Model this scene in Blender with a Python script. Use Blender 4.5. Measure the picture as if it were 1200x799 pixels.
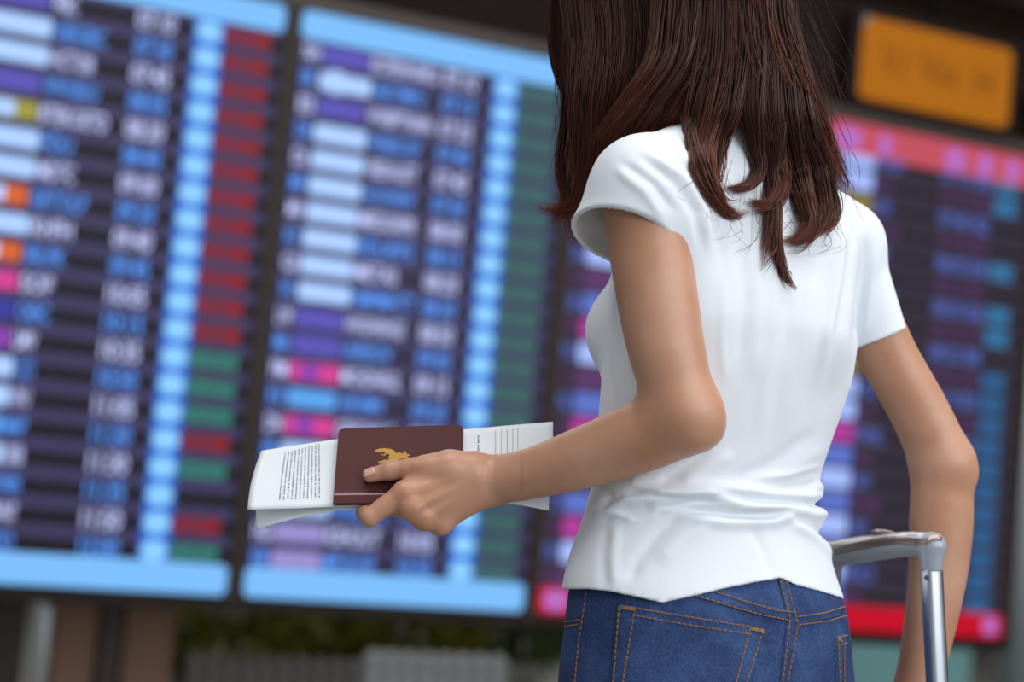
import bpy, bmesh, math, random
import numpy as np
from mathutils import Matrix, Vector

for o in list(bpy.data.objects):
    bpy.data.objects.remove(o, do_unlink=True)
scene = bpy.context.scene
COL = scene.collection
random.seed(7)
rng = np.random.default_rng(7)

# ------------------------------------------------------------------ camera
# world: X along the bank of flight displays, Y towards it, Z up (metres)
FPX = 2000.0                                   # focal length in pixels of the 1200x799 frame
ex = np.array([4400., -560., -2000.]); ex /= np.linalg.norm(ex)
ez = np.array([2450., 26100., -2000.]); ez -= ex*ez.dot(ex); ez /= np.linalg.norm(ez)
ey = np.cross(ez, ex)
R = np.array([ex, ey, ez])                     # camera axes -> world
CAM = np.array([0., 0., 1.06])
cd = bpy.data.cameras.new('camera'); cam = bpy.data.objects.new('camera', cd); COL.objects.link(cam)
M4 = Matrix.Identity(4)
for i in range(3):
    for j in range(3): M4[i][j] = float(R[i, j])
    M4[i][3] = float(CAM[i])
cam.matrix_world = M4
cd.sensor_fit = 'HORIZONTAL'; cd.sensor_width = 36.0; cd.lens = 36.0*FPX/1200.0
cd.clip_start = 0.05; cd.clip_end = 200
cd.dof.use_dof = True; cd.dof.focus_distance = 1.64; cd.dof.aperture_fstop = 2.5
scene.camera = cam

# ------------------------------------------------------------------ light and exposure
scene.view_settings.view_transform = 'Standard'
scene.view_settings.look = 'None'
scene.view_settings.gamma = 1.0
scene.view_settings.use_curve_mapping = False
scene.view_settings.exposure = 0.0
world = bpy.data.worlds.new('terminal_ambience'); scene.world = world; world.use_nodes = True
wb = world.node_tree.nodes['Background']
wb.inputs[0].default_value = (0.84, 0.91, 1.0, 1); wb.inputs[1].default_value = 0.34

def area_light(name, loc, target, sx, sy, power, color):
    ld = bpy.data.lights.new(name, 'AREA'); ld.shape = 'RECTANGLE'; ld.size = sx; ld.size_y = sy
    ld.energy = power; ld.color = color
    o = bpy.data.objects.new(name, ld); COL.objects.link(o); o.location = loc
    o.rotation_euler = (Vector(target)-Vector(loc)).to_track_quat('-Z', 'Y').to_euler()
    return o
# daylight of the terminal's glazed front, behind the photographer; a row of ceiling light above
area_light('glazed_front_daylight', (2.9, -4.0, 3.2), (1.0, 1.6, 1.1), 7.0, 3.6, 300, (0.94, 0.97, 1.0))
area_light('ceiling_light_strip', (0.8, 0.9, 4.0), (0.8, 1.2, 0.0), 5.0, 1.4, 98, (1.0, 0.97, 0.93))
area_light('fill_light_beyond', (2.2, 7.6, 4.7), (2.2, 7.4, 0.0), 9.0, 1.6, 190, (1.0, 0.95, 0.88))  # added fill lamp, brightens the things beneath and beyond the displays

# ------------------------------------------------------------------ helpers
def s2l(c):
    c = c/255.0
    return c/12.92 if c <= 0.04045 else ((c+0.055)/1.055)**2.4
def rgb(h):
    h = h.lstrip('#'); return tuple(s2l(int(h[i:i+2], 16)) for i in (0, 2, 4)) + (1.0,)

MATS = {}
def mat(name, hexcol, rough=0.5, metal=0.0, var=0.12, scale=30.0, bump=0.0, bscale=200.0, spec=0.5, coat=0.0):
    if name in MATS: return MATS[name]
    m = bpy.data.materials.new(name); m.use_nodes = True; nt = m.node_tree; N = nt.nodes; L = nt.links
    b = N['Principled BSDF']; b.inputs['Roughness'].default_value = rough; b.inputs['Metallic'].default_value = metal
    b.inputs['Specular IOR Level'].default_value = spec; b.inputs['Coat Weight'].default_value = coat
    tc = N.new('ShaderNodeTexCoord'); nz = N.new('ShaderNodeTexNoise'); nz.inputs['Scale'].default_value = scale
    nz.inputs['Detail'].default_value = 4
    L.new(tc.outputs['Object'], nz.inputs['Vector'])
    mx = N.new('ShaderNodeMix'); mx.data_type = 'RGBA'
    c = rgb(hexcol)
    mx.inputs[6].default_value = tuple(v*(1-var) for v in c[:3]) + (1,)
    mx.inputs[7].default_value = tuple(min(1, v*(1+var)) for v in c[:3]) + (1,)
    L.new(nz.outputs['Fac'], mx.inputs[0]); L.new(mx.outputs[2], b.inputs['Base Color'])
    if bump > 0:
        n2 = N.new('ShaderNodeTexNoise'); n2.inputs['Scale'].default_value = bscale; n2.inputs['Detail'].default_value = 3
        L.new(tc.outputs['Object'], n2.inputs['Vector'])
        bp = N.new('ShaderNodeBump'); bp.inputs['Strength'].default_value = bump; bp.inputs['Distance'].default_value = 0.002
        L.new(n2.outputs['Fac'], bp.inputs['Height']); L.new(bp.outputs['Normal'], b.inputs['Normal'])
    MATS[name] = m; return m
def emit(name, hexcol, strength=1.0):
    if name in MATS: return MATS[name]
    m = bpy.data.materials.new(name); m.use_nodes = True; nt = m.node_tree
    b = nt.nodes['Principled BSDF']; b.inputs['Base Color'].default_value = (0.01, 0.01, 0.012, 1)
    b.inputs['Roughness'].default_value = 0.35; b.inputs['Specular IOR Level'].default_value = 0.06
    b.inputs['Emission Color'].default_value = rgb(hexcol); b.inputs['Emission Strength'].default_value = strength
    MATS[name] = m; return m

def tag(o, label, cat, group=None, kind=None):
    if label: o['label'] = label
    if cat: o['category'] = cat
    if group: o['group'] = group
    if kind: o['kind'] = kind
    return o
def base_of(o):
    b = np.zeros(3)
    while o is not None:
        b += np.array(o.location); o = o.parent
    return b
def thing(name, loc, label, cat, group=None, kind=None):
    o = bpy.data.objects.new(name, None); COL.objects.link(o); o.location = tuple(float(v) for v in loc)
    o.empty_display_size = 0.1
    return tag(o, label, cat, group, kind)
def mesh_obj(name, V, F, m, parent=None, smooth=False):
    """V in world metres; the origin of a top-level mesh sits at its base."""
    V = np.asarray(V, dtype=np.float64)
    if parent is not None:
        org = base_of(parent); loc = np.zeros(3)
    else:
        org = np.array([V[:, 0].mean(), V[:, 1].mean(), V[:, 2].min()]); loc = org
    me = bpy.data.meshes.new(name); me.from_pydata((V-org).tolist(), [], [list(map(int, f)) for f in F])
    if smooth: me.polygons.foreach_set('use_smooth', [True]*len(me.polygons))
    me.materials.append(m); me.update()
    o = bpy.data.objects.new(name, me); COL.objects.link(o); o.location = tuple(loc)
    if parent is not None: o.parent = parent
    return o
def big_mesh_obj(name, V, F, m, parent, smooth=True):
    """numpy quads/tris -> mesh (fast)."""
    org = base_of(parent); V = np.ascontiguousarray(V-org, dtype=np.float32)
    F = np.ascontiguousarray(F, dtype=np.int32); n, k = F.shape
    me = bpy.data.meshes.new(name)
    me.vertices.add(len(V)); me.vertices.foreach_set('co', V.ravel())
    me.loops.add(n*k); me.loops.foreach_set('vertex_index', F.ravel())
    me.polygons.add(n); me.polygons.foreach_set('loop_start', np.arange(0, n*k, k, dtype=np.int32))
    me.polygons.foreach_set('loop_total', np.full(n, k, dtype=np.int32))
    me.polygons.foreach_set('use_smooth', np.full(n, smooth))
    me.materials.append(m); me.update(calc_edges=True); me.validate()
    o = bpy.data.objects.new(name, me); COL.objects.link(o); o.parent = parent
    return o

class MB:
    """collects boxes / tubes / lathes in world metres"""
    def __init__(s): s.V = []; s.F = []
    def add(s, V, F):
        n = len(s.V); s.V += [tuple(map(float, v)) for v in V]; s.F += [[i+n for i in f] for f in F]; return s
    def box(s, x0, x1, y0, y1, z0, z1, c=0.0):
        if c <= 0:
            V = [(x, y, z) for x in (x0, x1) for y in (y0, y1) for z in (z0, z1)]
            F = [(0, 1, 3, 2), (4, 6, 7, 5), (0, 4, 5, 1), (2, 3, 7, 6), (0, 2, 6, 4), (1, 5, 7, 3)]
            return s.add(V, F)
        bm = bmesh.new(); bmesh.ops.create_cube(bm, size=1)
        for v in bm.verts:
            v.co = ((x0+x1)/2+v.co.x*(x1-x0), (y0+y1)/2+v.co.y*(y1-y0), (z0+z1)/2+v.co.z*(z1-z0))
        bmesh.ops.bevel(bm, geom=bm.edges[:], offset=c, segments=2, affect='EDGES', profile=0.5)
        bm.verts.index_update()
        s.add([v.co[:] for v in bm.verts], [[v.index for v in f.verts] for f in bm.faces]); bm.free(); return s
    def tube(s, pts, rad, n=12, cap=True):
        P = [np.array(p, float) for p in pts]; rad = rad if hasattr(rad, '__len__') else [rad]*len(P)
        V = []; F = []; up = None
        for i, p in enumerate(P):
            t = P[min(i+1, len(P)-1)]-P[max(i-1, 0)]; t /= np.linalg.norm(t)
            if up is None: up = np.array([0, 0, 1.]) if abs(t[2]) < .9 else np.array([1., 0, 0])
            a = np.cross(t, up); a /= np.linalg.norm(a); b = np.cross(a, t); up = b
            for k in range(n):
                th = 2*math.pi*k/n; V.append(p+rad[i]*(math.cos(th)*a+math.sin(th)*b))
        for i in range(len(P)-1):
            for k in range(n): F.append((i*n+k, i*n+(k+1) % n, (i+1)*n+(k+1) % n, (i+1)*n+k))
        if cap: F.append(tuple(range(n))[::-1]); F.append(tuple((len(P)-1)*n+k for k in range(n)))
        return s.add(V, F)
    def build(s, name, m, parent=None, smooth=False): return mesh_obj(name, s.V, s.F, m, parent, smooth)

def ray(px, py): return R @ np.array([(px-600)/FPX, (399.5-py)/FPX, -1.0])
def on_plane_y(px, py, Y):
    r = ray(px, py); return CAM + r*((Y-CAM[1])/r[1])

# local frame around the person: camera axes, unit = 0.85 mm, z towards the camera, z = 0 is 1.70 m away
U_ = 0.00085
def Lp(px, py, z=0.0):
    k = (2000.0-z)/2000.0
    return np.array([(px-600)*k, (399.5-py)*k, z])
def l2w(P):
    P = np.atleast_2d(np.asarray(P, float))*U_
    P = P - np.array([0, 0, 1.70])
    return P @ R.T + CAM
def proj(P):
    k = 2000.0/(2000.0-P[:, 2]); return 600+P[:, 0]*k, 399.5-P[:, 1]*k
UPL = ez.copy()                                   # world up in local axes

# ------------------------------------------------------------------ signed-distance modelling
F32 = np.float32
_BB = [None]                                             # bounding ball of the points being sampled, for early rejection
def reject(P, a, b, r):
    if _BB[0] is None: return None
    c, R_ = _BB[0]; ab = b-a; l2 = float(ab@ab)+1e-9
    t = min(1, max(0, float((c-a)@ab)/l2)); d = float(np.linalg.norm(c-a-t*ab))-r-R_
    return np.full(len(P), d, F32) if d > 60 else None
def cone(a, b, r1, r2):
    a = np.asarray(a, F32); b = np.asarray(b, F32); ab = b-a; l2 = float(ab@ab)
    def f(P):
        q = reject(P, a, b, max(r1, r2))
        if q is not None: return q
        t = np.clip(((P-a)@ab)/l2, 0, 1)
        d = P-a-t[:, None]*ab
        return np.sqrt(np.einsum('ij,ij->i', d, d))-(r1+(r2-r1)*t)
    return f
def flatcone(a, b, r1, r2, n, s):
    """cone squeezed by factor s (<1) along n"""
    a = np.asarray(a, F32); b = np.asarray(b, F32); n = np.asarray(n, F32); n = n/np.linalg.norm(n)
    ab = b-a; l2 = float(ab@ab)
    def f(P):
        q = reject(P, a, b, max(r1, r2))
        if q is not None: return q
        t = np.clip(((P-a)@ab)/l2, 0, 1)
        d = P-a-t[:, None]*ab
        c = d@n; d = d+np.outer(c*(1/s-1), n).astype(F32)
        return (np.sqrt(np.einsum('ij,ij->i', d, d))-(r1+(r2-r1)*t))*(0.5+0.5*s)
    return f
def ellipsoid(c, axes, rad):
    c = np.asarray(c, F32); A = np.asarray(axes, F32); rad = np.asarray(rad, F32)
    def f(P):
        q = reject(P, c, c, float(rad.max()))
        if q is not None: return q
        e = (P-c)@A.T; k0 = np.sqrt(((e/rad)**2).sum(1)); k1 = np.sqrt(((e/rad**2)**2).sum(1))+1e-9
        return k0*(k0-1)/k1
    return f
def smin(a, b, k):
    h = np.clip(0.5+0.5*(b-a)/k, 0, 1)
    return b*(1-h)+a*h-k*h*(1-h)
def union(fs, ks):
    def f(P):
        d = fs[0](P)
        for g, k in zip(fs[1:], ks): d = smin(d, g(P), k)
        return d
    return f
def chain(pts, rs, k=6):
    fs = [cone(pts[i], pts[i+1], rs[i], rs[i+1]) for i in range(len(pts)-1)]
    return union(fs, [k]*(len(fs)-1)) if len(fs) > 1 else fs[0]

def limb(pts, rs, n=14, flat=None):
    """smooth tapering tube through the points (Catmull-Rom), optionally squeezed along flat=(axis, factor)"""
    P = np.array(pts, float); r = np.array(rs, float); m = len(P)
    D = np.concatenate([P, r[:, None]], 1); E_ = np.concatenate([[2*D[0]-D[1]], D, [2*D[-1]-D[-2]]]); out = []
    for u in np.linspace(0, m-1, n+1):
        i = min(int(u), m-2); t = u-i; p0, p1, p2, p3 = E_[i:i+4]
        out.append(0.5*((2*p1)+(-p0+p2)*t+(2*p0-5*p1+4*p2-p3)*t*t+(-p0+3*p1-3*p2+p3)*t**3))
    out = np.array(out)
    if flat is not None:
        fn_ = np.asarray(flat[0], float); fn_ = fn_/np.linalg.norm(fn_); sq_ = flat[1]; n32 = fn_.astype(F32)
        o2 = out.copy(); o2[:, :3] += np.outer(out[:, :3]@fn_*(1/sq_-1), fn_)
    else: o2 = out
    fs = [cone(a[:3], b[:3], a[3], b[3]) for a, b in zip(o2[:-1], o2[1:])]
    c = ((out[:, :3].min(0)+out[:, :3].max(0))/2).astype(F32); Rc = float(np.linalg.norm(out[:, :3]-c, axis=1).max()+out[:, 3].max())
    def f(P):
        q = reject(P, c, c, Rc)
        if q is not None: return q
        if flat is None:
            d = fs[0](P)
            for g in fs[1:]: d = np.minimum(d, g(P))
            return d
        bb = _BB[0]; _BB[0] = None
        P = P+np.outer(P@n32*F32(1/sq_-1), n32); d = fs[0](P)
        for g in fs[1:]: d = np.minimum(d, g(P))
        _BB[0] = bb
        return d*F32(0.5+0.5*sq_)
    return f
def relax(V, Fq, it=8, lam=0.5, mu=-0.52):
    """Taubin smoothing: evens out small ripples, keeps the volume"""
    e = np.concatenate([Fq[:, [i, (i+1) % Fq.shape[1]]] for i in range(Fq.shape[1])]); n = len(V)
    deg = np.bincount(e[:, 0], minlength=n)+np.bincount(e[:, 1], minlength=n); deg = np.maximum(deg, 1)
    for k in range(it*2):
        L_ = np.stack([(np.bincount(e[:, 0], V[e[:, 1], a], n)+np.bincount(e[:, 1], V[e[:, 0], a], n))/deg-V[:, a] for a in range(3)], 1)
        V = V+L_*(lam if k % 2 == 0 else mu)
    return V
def mesh_sdf(fn, lo, hi, h, keep=None, B=8):
    lo = np.asarray(lo, float); hi = np.asarray(hi, float)
    nb = np.maximum(1, np.ceil((hi-lo)/(h*B)).astype(int)); n = nb*B
    ax = [(lo[i]+h*(np.arange(nb[i])*B+(B-1)/2)) for i in range(3)]
    G = np.stack(np.meshgrid(*ax, indexing='ij'), -1).reshape(-1, 3).astype(F32)
    fc = np.concatenate([fn(G[i:i+400000]) for i in range(0, len(G), 400000)])
    vals = np.repeat(np.repeat(np.repeat(np.where(fc < 0, -1., 1.).astype(F32).reshape(nb), B, 0), B, 1), B, 2)*F32(99)
    act = np.argwhere((np.abs(fc) < B*h*1.1).reshape(nb))
    off = np.stack(np.meshgrid(*[np.arange(B)]*3, indexing='ij'), -1).reshape(-1, 3)
    act = act[np.lexsort((act[:, 2]//4, act[:, 1]//4, act[:, 0]//4))]
    for i in range(0, len(act), 48):
        idx = (act[i:i+48, None, :]*B+off[None]).reshape(-1, 3)
        Q = (lo+idx*h).astype(F32); q0 = Q.min(0); q1 = Q.max(0); _BB[0] = ((q0+q1)/2, float(np.linalg.norm(q1-q0)/2))
        vals[idx[:, 0], idx[:, 1], idx[:, 2]] = fn(Q)
    _BB[0] = None
    ins = vals < 0
    cnt = np.zeros(n-1, np.int8)
    for dx in (0, 1):
        for dy in (0, 1):
            for dz in (0, 1): cnt += ins[dx:n[0]-1+dx, dy:n[1]-1+dy, dz:n[2]-1+dz]
    cells = np.argwhere((cnt > 0) & (cnt < 8))
    cid = np.full(n-1, -1, np.int32); cid[cells[:, 0], cells[:, 1], cells[:, 2]] = np.arange(len(cells))
    acc = np.zeros((len(cells), 3)); num = np.zeros(len(cells))
    corners = [(a, b, c) for a in (0, 1) for b in (0, 1) for c in (0, 1)]
    for p in corners:
        for a in range(3):
            if p[a]: continue
            q = list(p); q[a] = 1
            i0 = cells+np.array(p); i1 = cells+np.array(q)
            v0 = vals[i0[:, 0], i0[:, 1], i0[:, 2]]; v1 = vals[i1[:, 0], i1[:, 1], i1[:, 2]]
            m = (v0 < 0) != (v1 < 0); t = np.where(m, v0/np.where(m, v0-v1, 1), 0)
            acc += np.where(m[:, None], np.array(p)+t[:, None]*(np.array(q)-np.array(p)), 0); num += m
    V = lo+(cells+acc/num[:, None])*h
    Fs = []
    for a in range(3):
        s0 = [slice(None)]*3; s1 = [slice(None)]*3; s0[a] = slice(0, n[a]-1); s1[a] = slice(1, n[a])
        e = np.argwhere(ins[tuple(s0)] != ins[tuple(s1)])
        b, c = (a+1) % 3, (a+2) % 3
        e = e[(e[:, b] > 0) & (e[:, c] > 0) & (e[:, b] < n[b]-1) & (e[:, c] < n[c]-1)]
        q = []
        for db, dc in ((-1, -1), (0, -1), (0, 0), (-1, 0)):
            t = e.copy(); t[:, b] += db; t[:, c] += dc; q.append(cid[t[:, 0], t[:, 1], t[:, 2]])
        q = np.stack(q, 1); inside0 = ins[e[:, 0], e[:, 1], e[:, 2]]
        q[~inside0] = q[~inside0][:, ::-1]; Fs.append(q[(q >= 0).all(1)])
    Fa = np.concatenate(Fs)
    for _ in range(2):                                   # pull the vertices onto the surface
        d, g = sdf_grad(fn, V); V = V-np.clip(d, -h, h)[:, None]*g*0.9
    if keep is not None:
        kv = keep(V); Fa = Fa[kv[Fa].all(1)]
        used = np.unique(Fa); mp = np.full(len(V), -1); mp[used] = np.arange(len(used)); V = V[used]; Fa = mp[Fa]
    return V, Fa
def sdf_grad(fn, V, e=0.6):
    V = V.astype(F32); g = np.zeros((len(V), 3))
    for a in range(3):
        o = np.zeros(3, F32); o[a] = e; g[:, a] = fn(V+o)-fn(V-o)
    g /= np.linalg.norm(g, axis=1)[:, None]+1e-9
    return fn(V).astype(float), g
def cast(fn, pxy, z0=330.0, steps=90):
    """pixels -> first hit of the rays with the surface fn=0 (local points); misses give nan"""
    pxy = np.atleast_2d(np.asarray(pxy, float))
    d = np.stack([(pxy[:, 0]-600)/2000, (399.5-pxy[:, 1])/2000, -np.ones(len(pxy))], 1)
    d /= np.linalg.norm(d, axis=1)[:, None]
    O = np.array([0, 0, 2000.]); t = (2000-z0)/(-d[:, 2])
    for _ in range(steps):
        P = O+d*t[:, None]; t = t+np.clip(fn(P.astype(F32)), -20, 40)*0.8
    P = O+d*t[:, None]; f = np.abs(fn(P.astype(F32)))
    P[(f > 1.5) | (P[:, 2] < -500)] = np.nan
    return P
# ------------------------------------------------------------------ the terminal
Y0 = 4.64                                                # plane of the display screens
def slab(name, x0, x1, y0, y1, z0, z1, m): return tag(MB().box(x0, x1, y0, y1, z0, z1).build(name, m), None, None, kind='structure')
slab('floor', -9, 12, -6, 13.2, -0.1, 0.0, mat('polished_terrazzo', '#8b8d88', 0.35, var=0.15, scale=12))
slab('wall_back', -9, 12, 13.0, 13.2, 0, 5.0, mat('brown_wall', '#67544a', 0.8, var=0.2, scale=1.5))
slab('wall_right', 12, 12.2, -6, 13.2, 0, 5.1, mat('brown_wall', '#67544a', 0.8, var=0.2, scale=1.5))
slab('ceiling', -9, 12, 6.5, 13.2, 5.0, 5.1, mat('dark_ceiling', '#4a3a33', 0.9, var=0.15, scale=3))
# ceiling beams that show as soft bands above the displays
for k, (yb, zb) in enumerate(((8.2, 4.3), (10.4, 4.4))):
    slab('trim_%d' % (k+1), -9, 12, yb, yb+0.25, zb, zb+0.7, mat('beam_brown', '#80685c', 0.8, var=0.1, scale=2))

blk = mat('black_steel', '#241b17', 0.55, var=0.25, scale=6, bump=0.1, bscale=60, spec=0.2)
frame = thing('display_frame', (2.2, Y0+0.1, 0.6), 'dark steel frame with a deep fascia carrying the four flight displays', 'display frame')
MB().box(0.36, 3.985, Y0+0.03, Y0+0.32, 2.345, 2.73, 0.01).build('fascia', mat('fascia_steel', '#251c18', 0.85, var=0.15, scale=4, spec=0.12), frame)
MB().box(0.36, 4.075, Y0+0.10, Y0+0.22, 0.60, 2.36).build('back_panel', blk, frame)
MB().box(0.36, 4.075, Y0-0.005, Y0+0.10, 2.318, 2.362, 0.006).build('top_rail', mat('rail_grey', '#4a3f39', 0.6, var=0.15, scale=5), frame)
MB().box(0.36, 4.075, Y0+0.0, Y0+0.10, 0.60, 0.636, 0.006).build('bottom_rail', blk, frame)
PX = (0.443, 1.354, 2.262, 3.168); PW = 0.860; ZB, ZT = 0.645, 2.312
for x in (0.392, 1.303, 2.215, 3.118, 4.028):
    MB().box(x+0.004, x+0.047, Y0-0.004, Y0+0.10, 0.62, 2.33, 0.005).build('mullion', mat('mullion_bronze', '#33271f', 0.5, var=0.2, scale=4, spec=0.25), frame)
for x in (0.6, 2.2, 3.7):
    MB().tube([(x, Y0+0.17, 2.7), (x, Y0+0.17, 5.0)], 0.03).build('hanger_rod', blk, frame, True)

# ---- flight displays
E = lambda n, h, s=1.0: emit('screen_'+n, h, s)
C_band = E('indigo_band', '#3c375a'); C_black = E('black_band', '#15100e'); C_bar = E('blue_bar', '#7dc0ff', 1.0)
C_gatecol = E('gate_column', '#2f6cd6'); C_disc = E('gate_disc', '#8accff', 1.05)
C_white = E('white_text', '#c3cbff', 1.25); C_btext = E('blue_text', '#5a9bff', 1.15)
C_red = E('red_status', '#8a1a22'); C_green = E('green_status', '#2c8470'); C_dim = E('dim_green_status', '#3a6a64')
LOGO = {'w': E('logo_white', '#a9cbff', 1.1), 'p': E('logo_purple', '#5a54b8'), 'o': E('logo_orange', '#d8642a'),
        'y': E('logo_yellow', '#a09a3a'), 'k': E('logo_pink', '#d63f96'), 'i': E('logo_indigo', '#3a3aa0'),
        'v': E('logo_violet', '#8a3fb0'), 'b': E('logo_blue', '#5aa5f0'), 'l': E('logo_lilac', '#9a8fd0')}
C_phead = E('pink_header', '#c4505f'); C_rfoot = E('red_footer', '#c40022', 1.0); C_pblob = E('pink_patch', '#b86cc4')
C_r_blue = E('arrivals_blue', '#5d72c8'); C_r_pur = E('arrivals_purple', '#5c3568'); C_r_cyan = E('arrivals_cyan', '#336f9c'); C_r_deep = E('arrivals_deep_blue', '#2c5c8c'); C_r_mag = E('arrivals_magenta', '#b03a9a')
C_r_lite = E('arrivals_pale', '#a5bcff'); C_charcoal = E('charcoal_screen', '#332c38'); C_olive = E('arrivals_olive', '#8a7a3a')

def quad(name, x0, x1, z0, z1, m, parent, lay):
    y = Y0-0.0006*lay
    return mesh_obj(name, [(x0, y, z0), (x1, y, z0), (x1, y, z1), (x0, y, z1)], [(0, 1, 2, 3)], m, parent)
def rquad(name, x0, x1, z0, z1, r, m, parent, lay, n=6):
    y = Y0-0.0006*lay; V = []
    for cx, cz, a0 in ((x1-r, z0+r, -90), (x1-r, z1-r, 0), (x0+r, z1-r, 90), (x0+r, z0+r, 180)):
        for k in range(n+1):
            a = math.radians(a0+90*k/n); V.append((cx+r*math.cos(a), y, cz+r*math.sin(a)))
    return mesh_obj(name, V, [tuple(range(len(V)))], m, parent)
_tc = {}
def text_mesh(txt, bold=0.0):
    if (txt, bold) in _tc: return _tc[(txt, bold)]
    cu = bpy.data.curves.new('t', 'FONT'); cu.body = txt; cu.size = 1.0; cu.resolution_u = 2; cu.offset = bold; cu.align_x = 'LEFT'
    o = bpy.data.objects.new('t', cu); COL.objects.link(o)
    dg = bpy.context.evaluated_depsgraph_get(); dg.update()
    me = bpy.data.meshes.new_from_object(o.evaluated_get(dg))
    V = np.array([v.co[:] for v in me.vertices]); Fc = [list(p.vertices) for p in me.polygons]
    bpy.data.objects.remove(o, do_unlink=True); bpy.data.curves.remove(cu); bpy.data.meshes.remove(me)
    V[:, :2] -= V[:, :2].min(0); V[:, :2] /= np.maximum(V[:, :2].max(0), 1e-6)          # unit box
    _tc[(txt, bold)] = (V, Fc); return _tc[(txt, bold)]
def text(name, txt, x0, x1, z0, z1, m, parent, lay=3):
    V, Fc = text_mesh(txt, 0.012)
    W = np.stack([x0+V[:, 0]*(x1-x0), np.full(len(V), Y0-0.0006*lay), z0+V[:, 1]*(z1-z0)], 1)
    return mesh_obj(name, W, Fc, m, parent)

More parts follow.
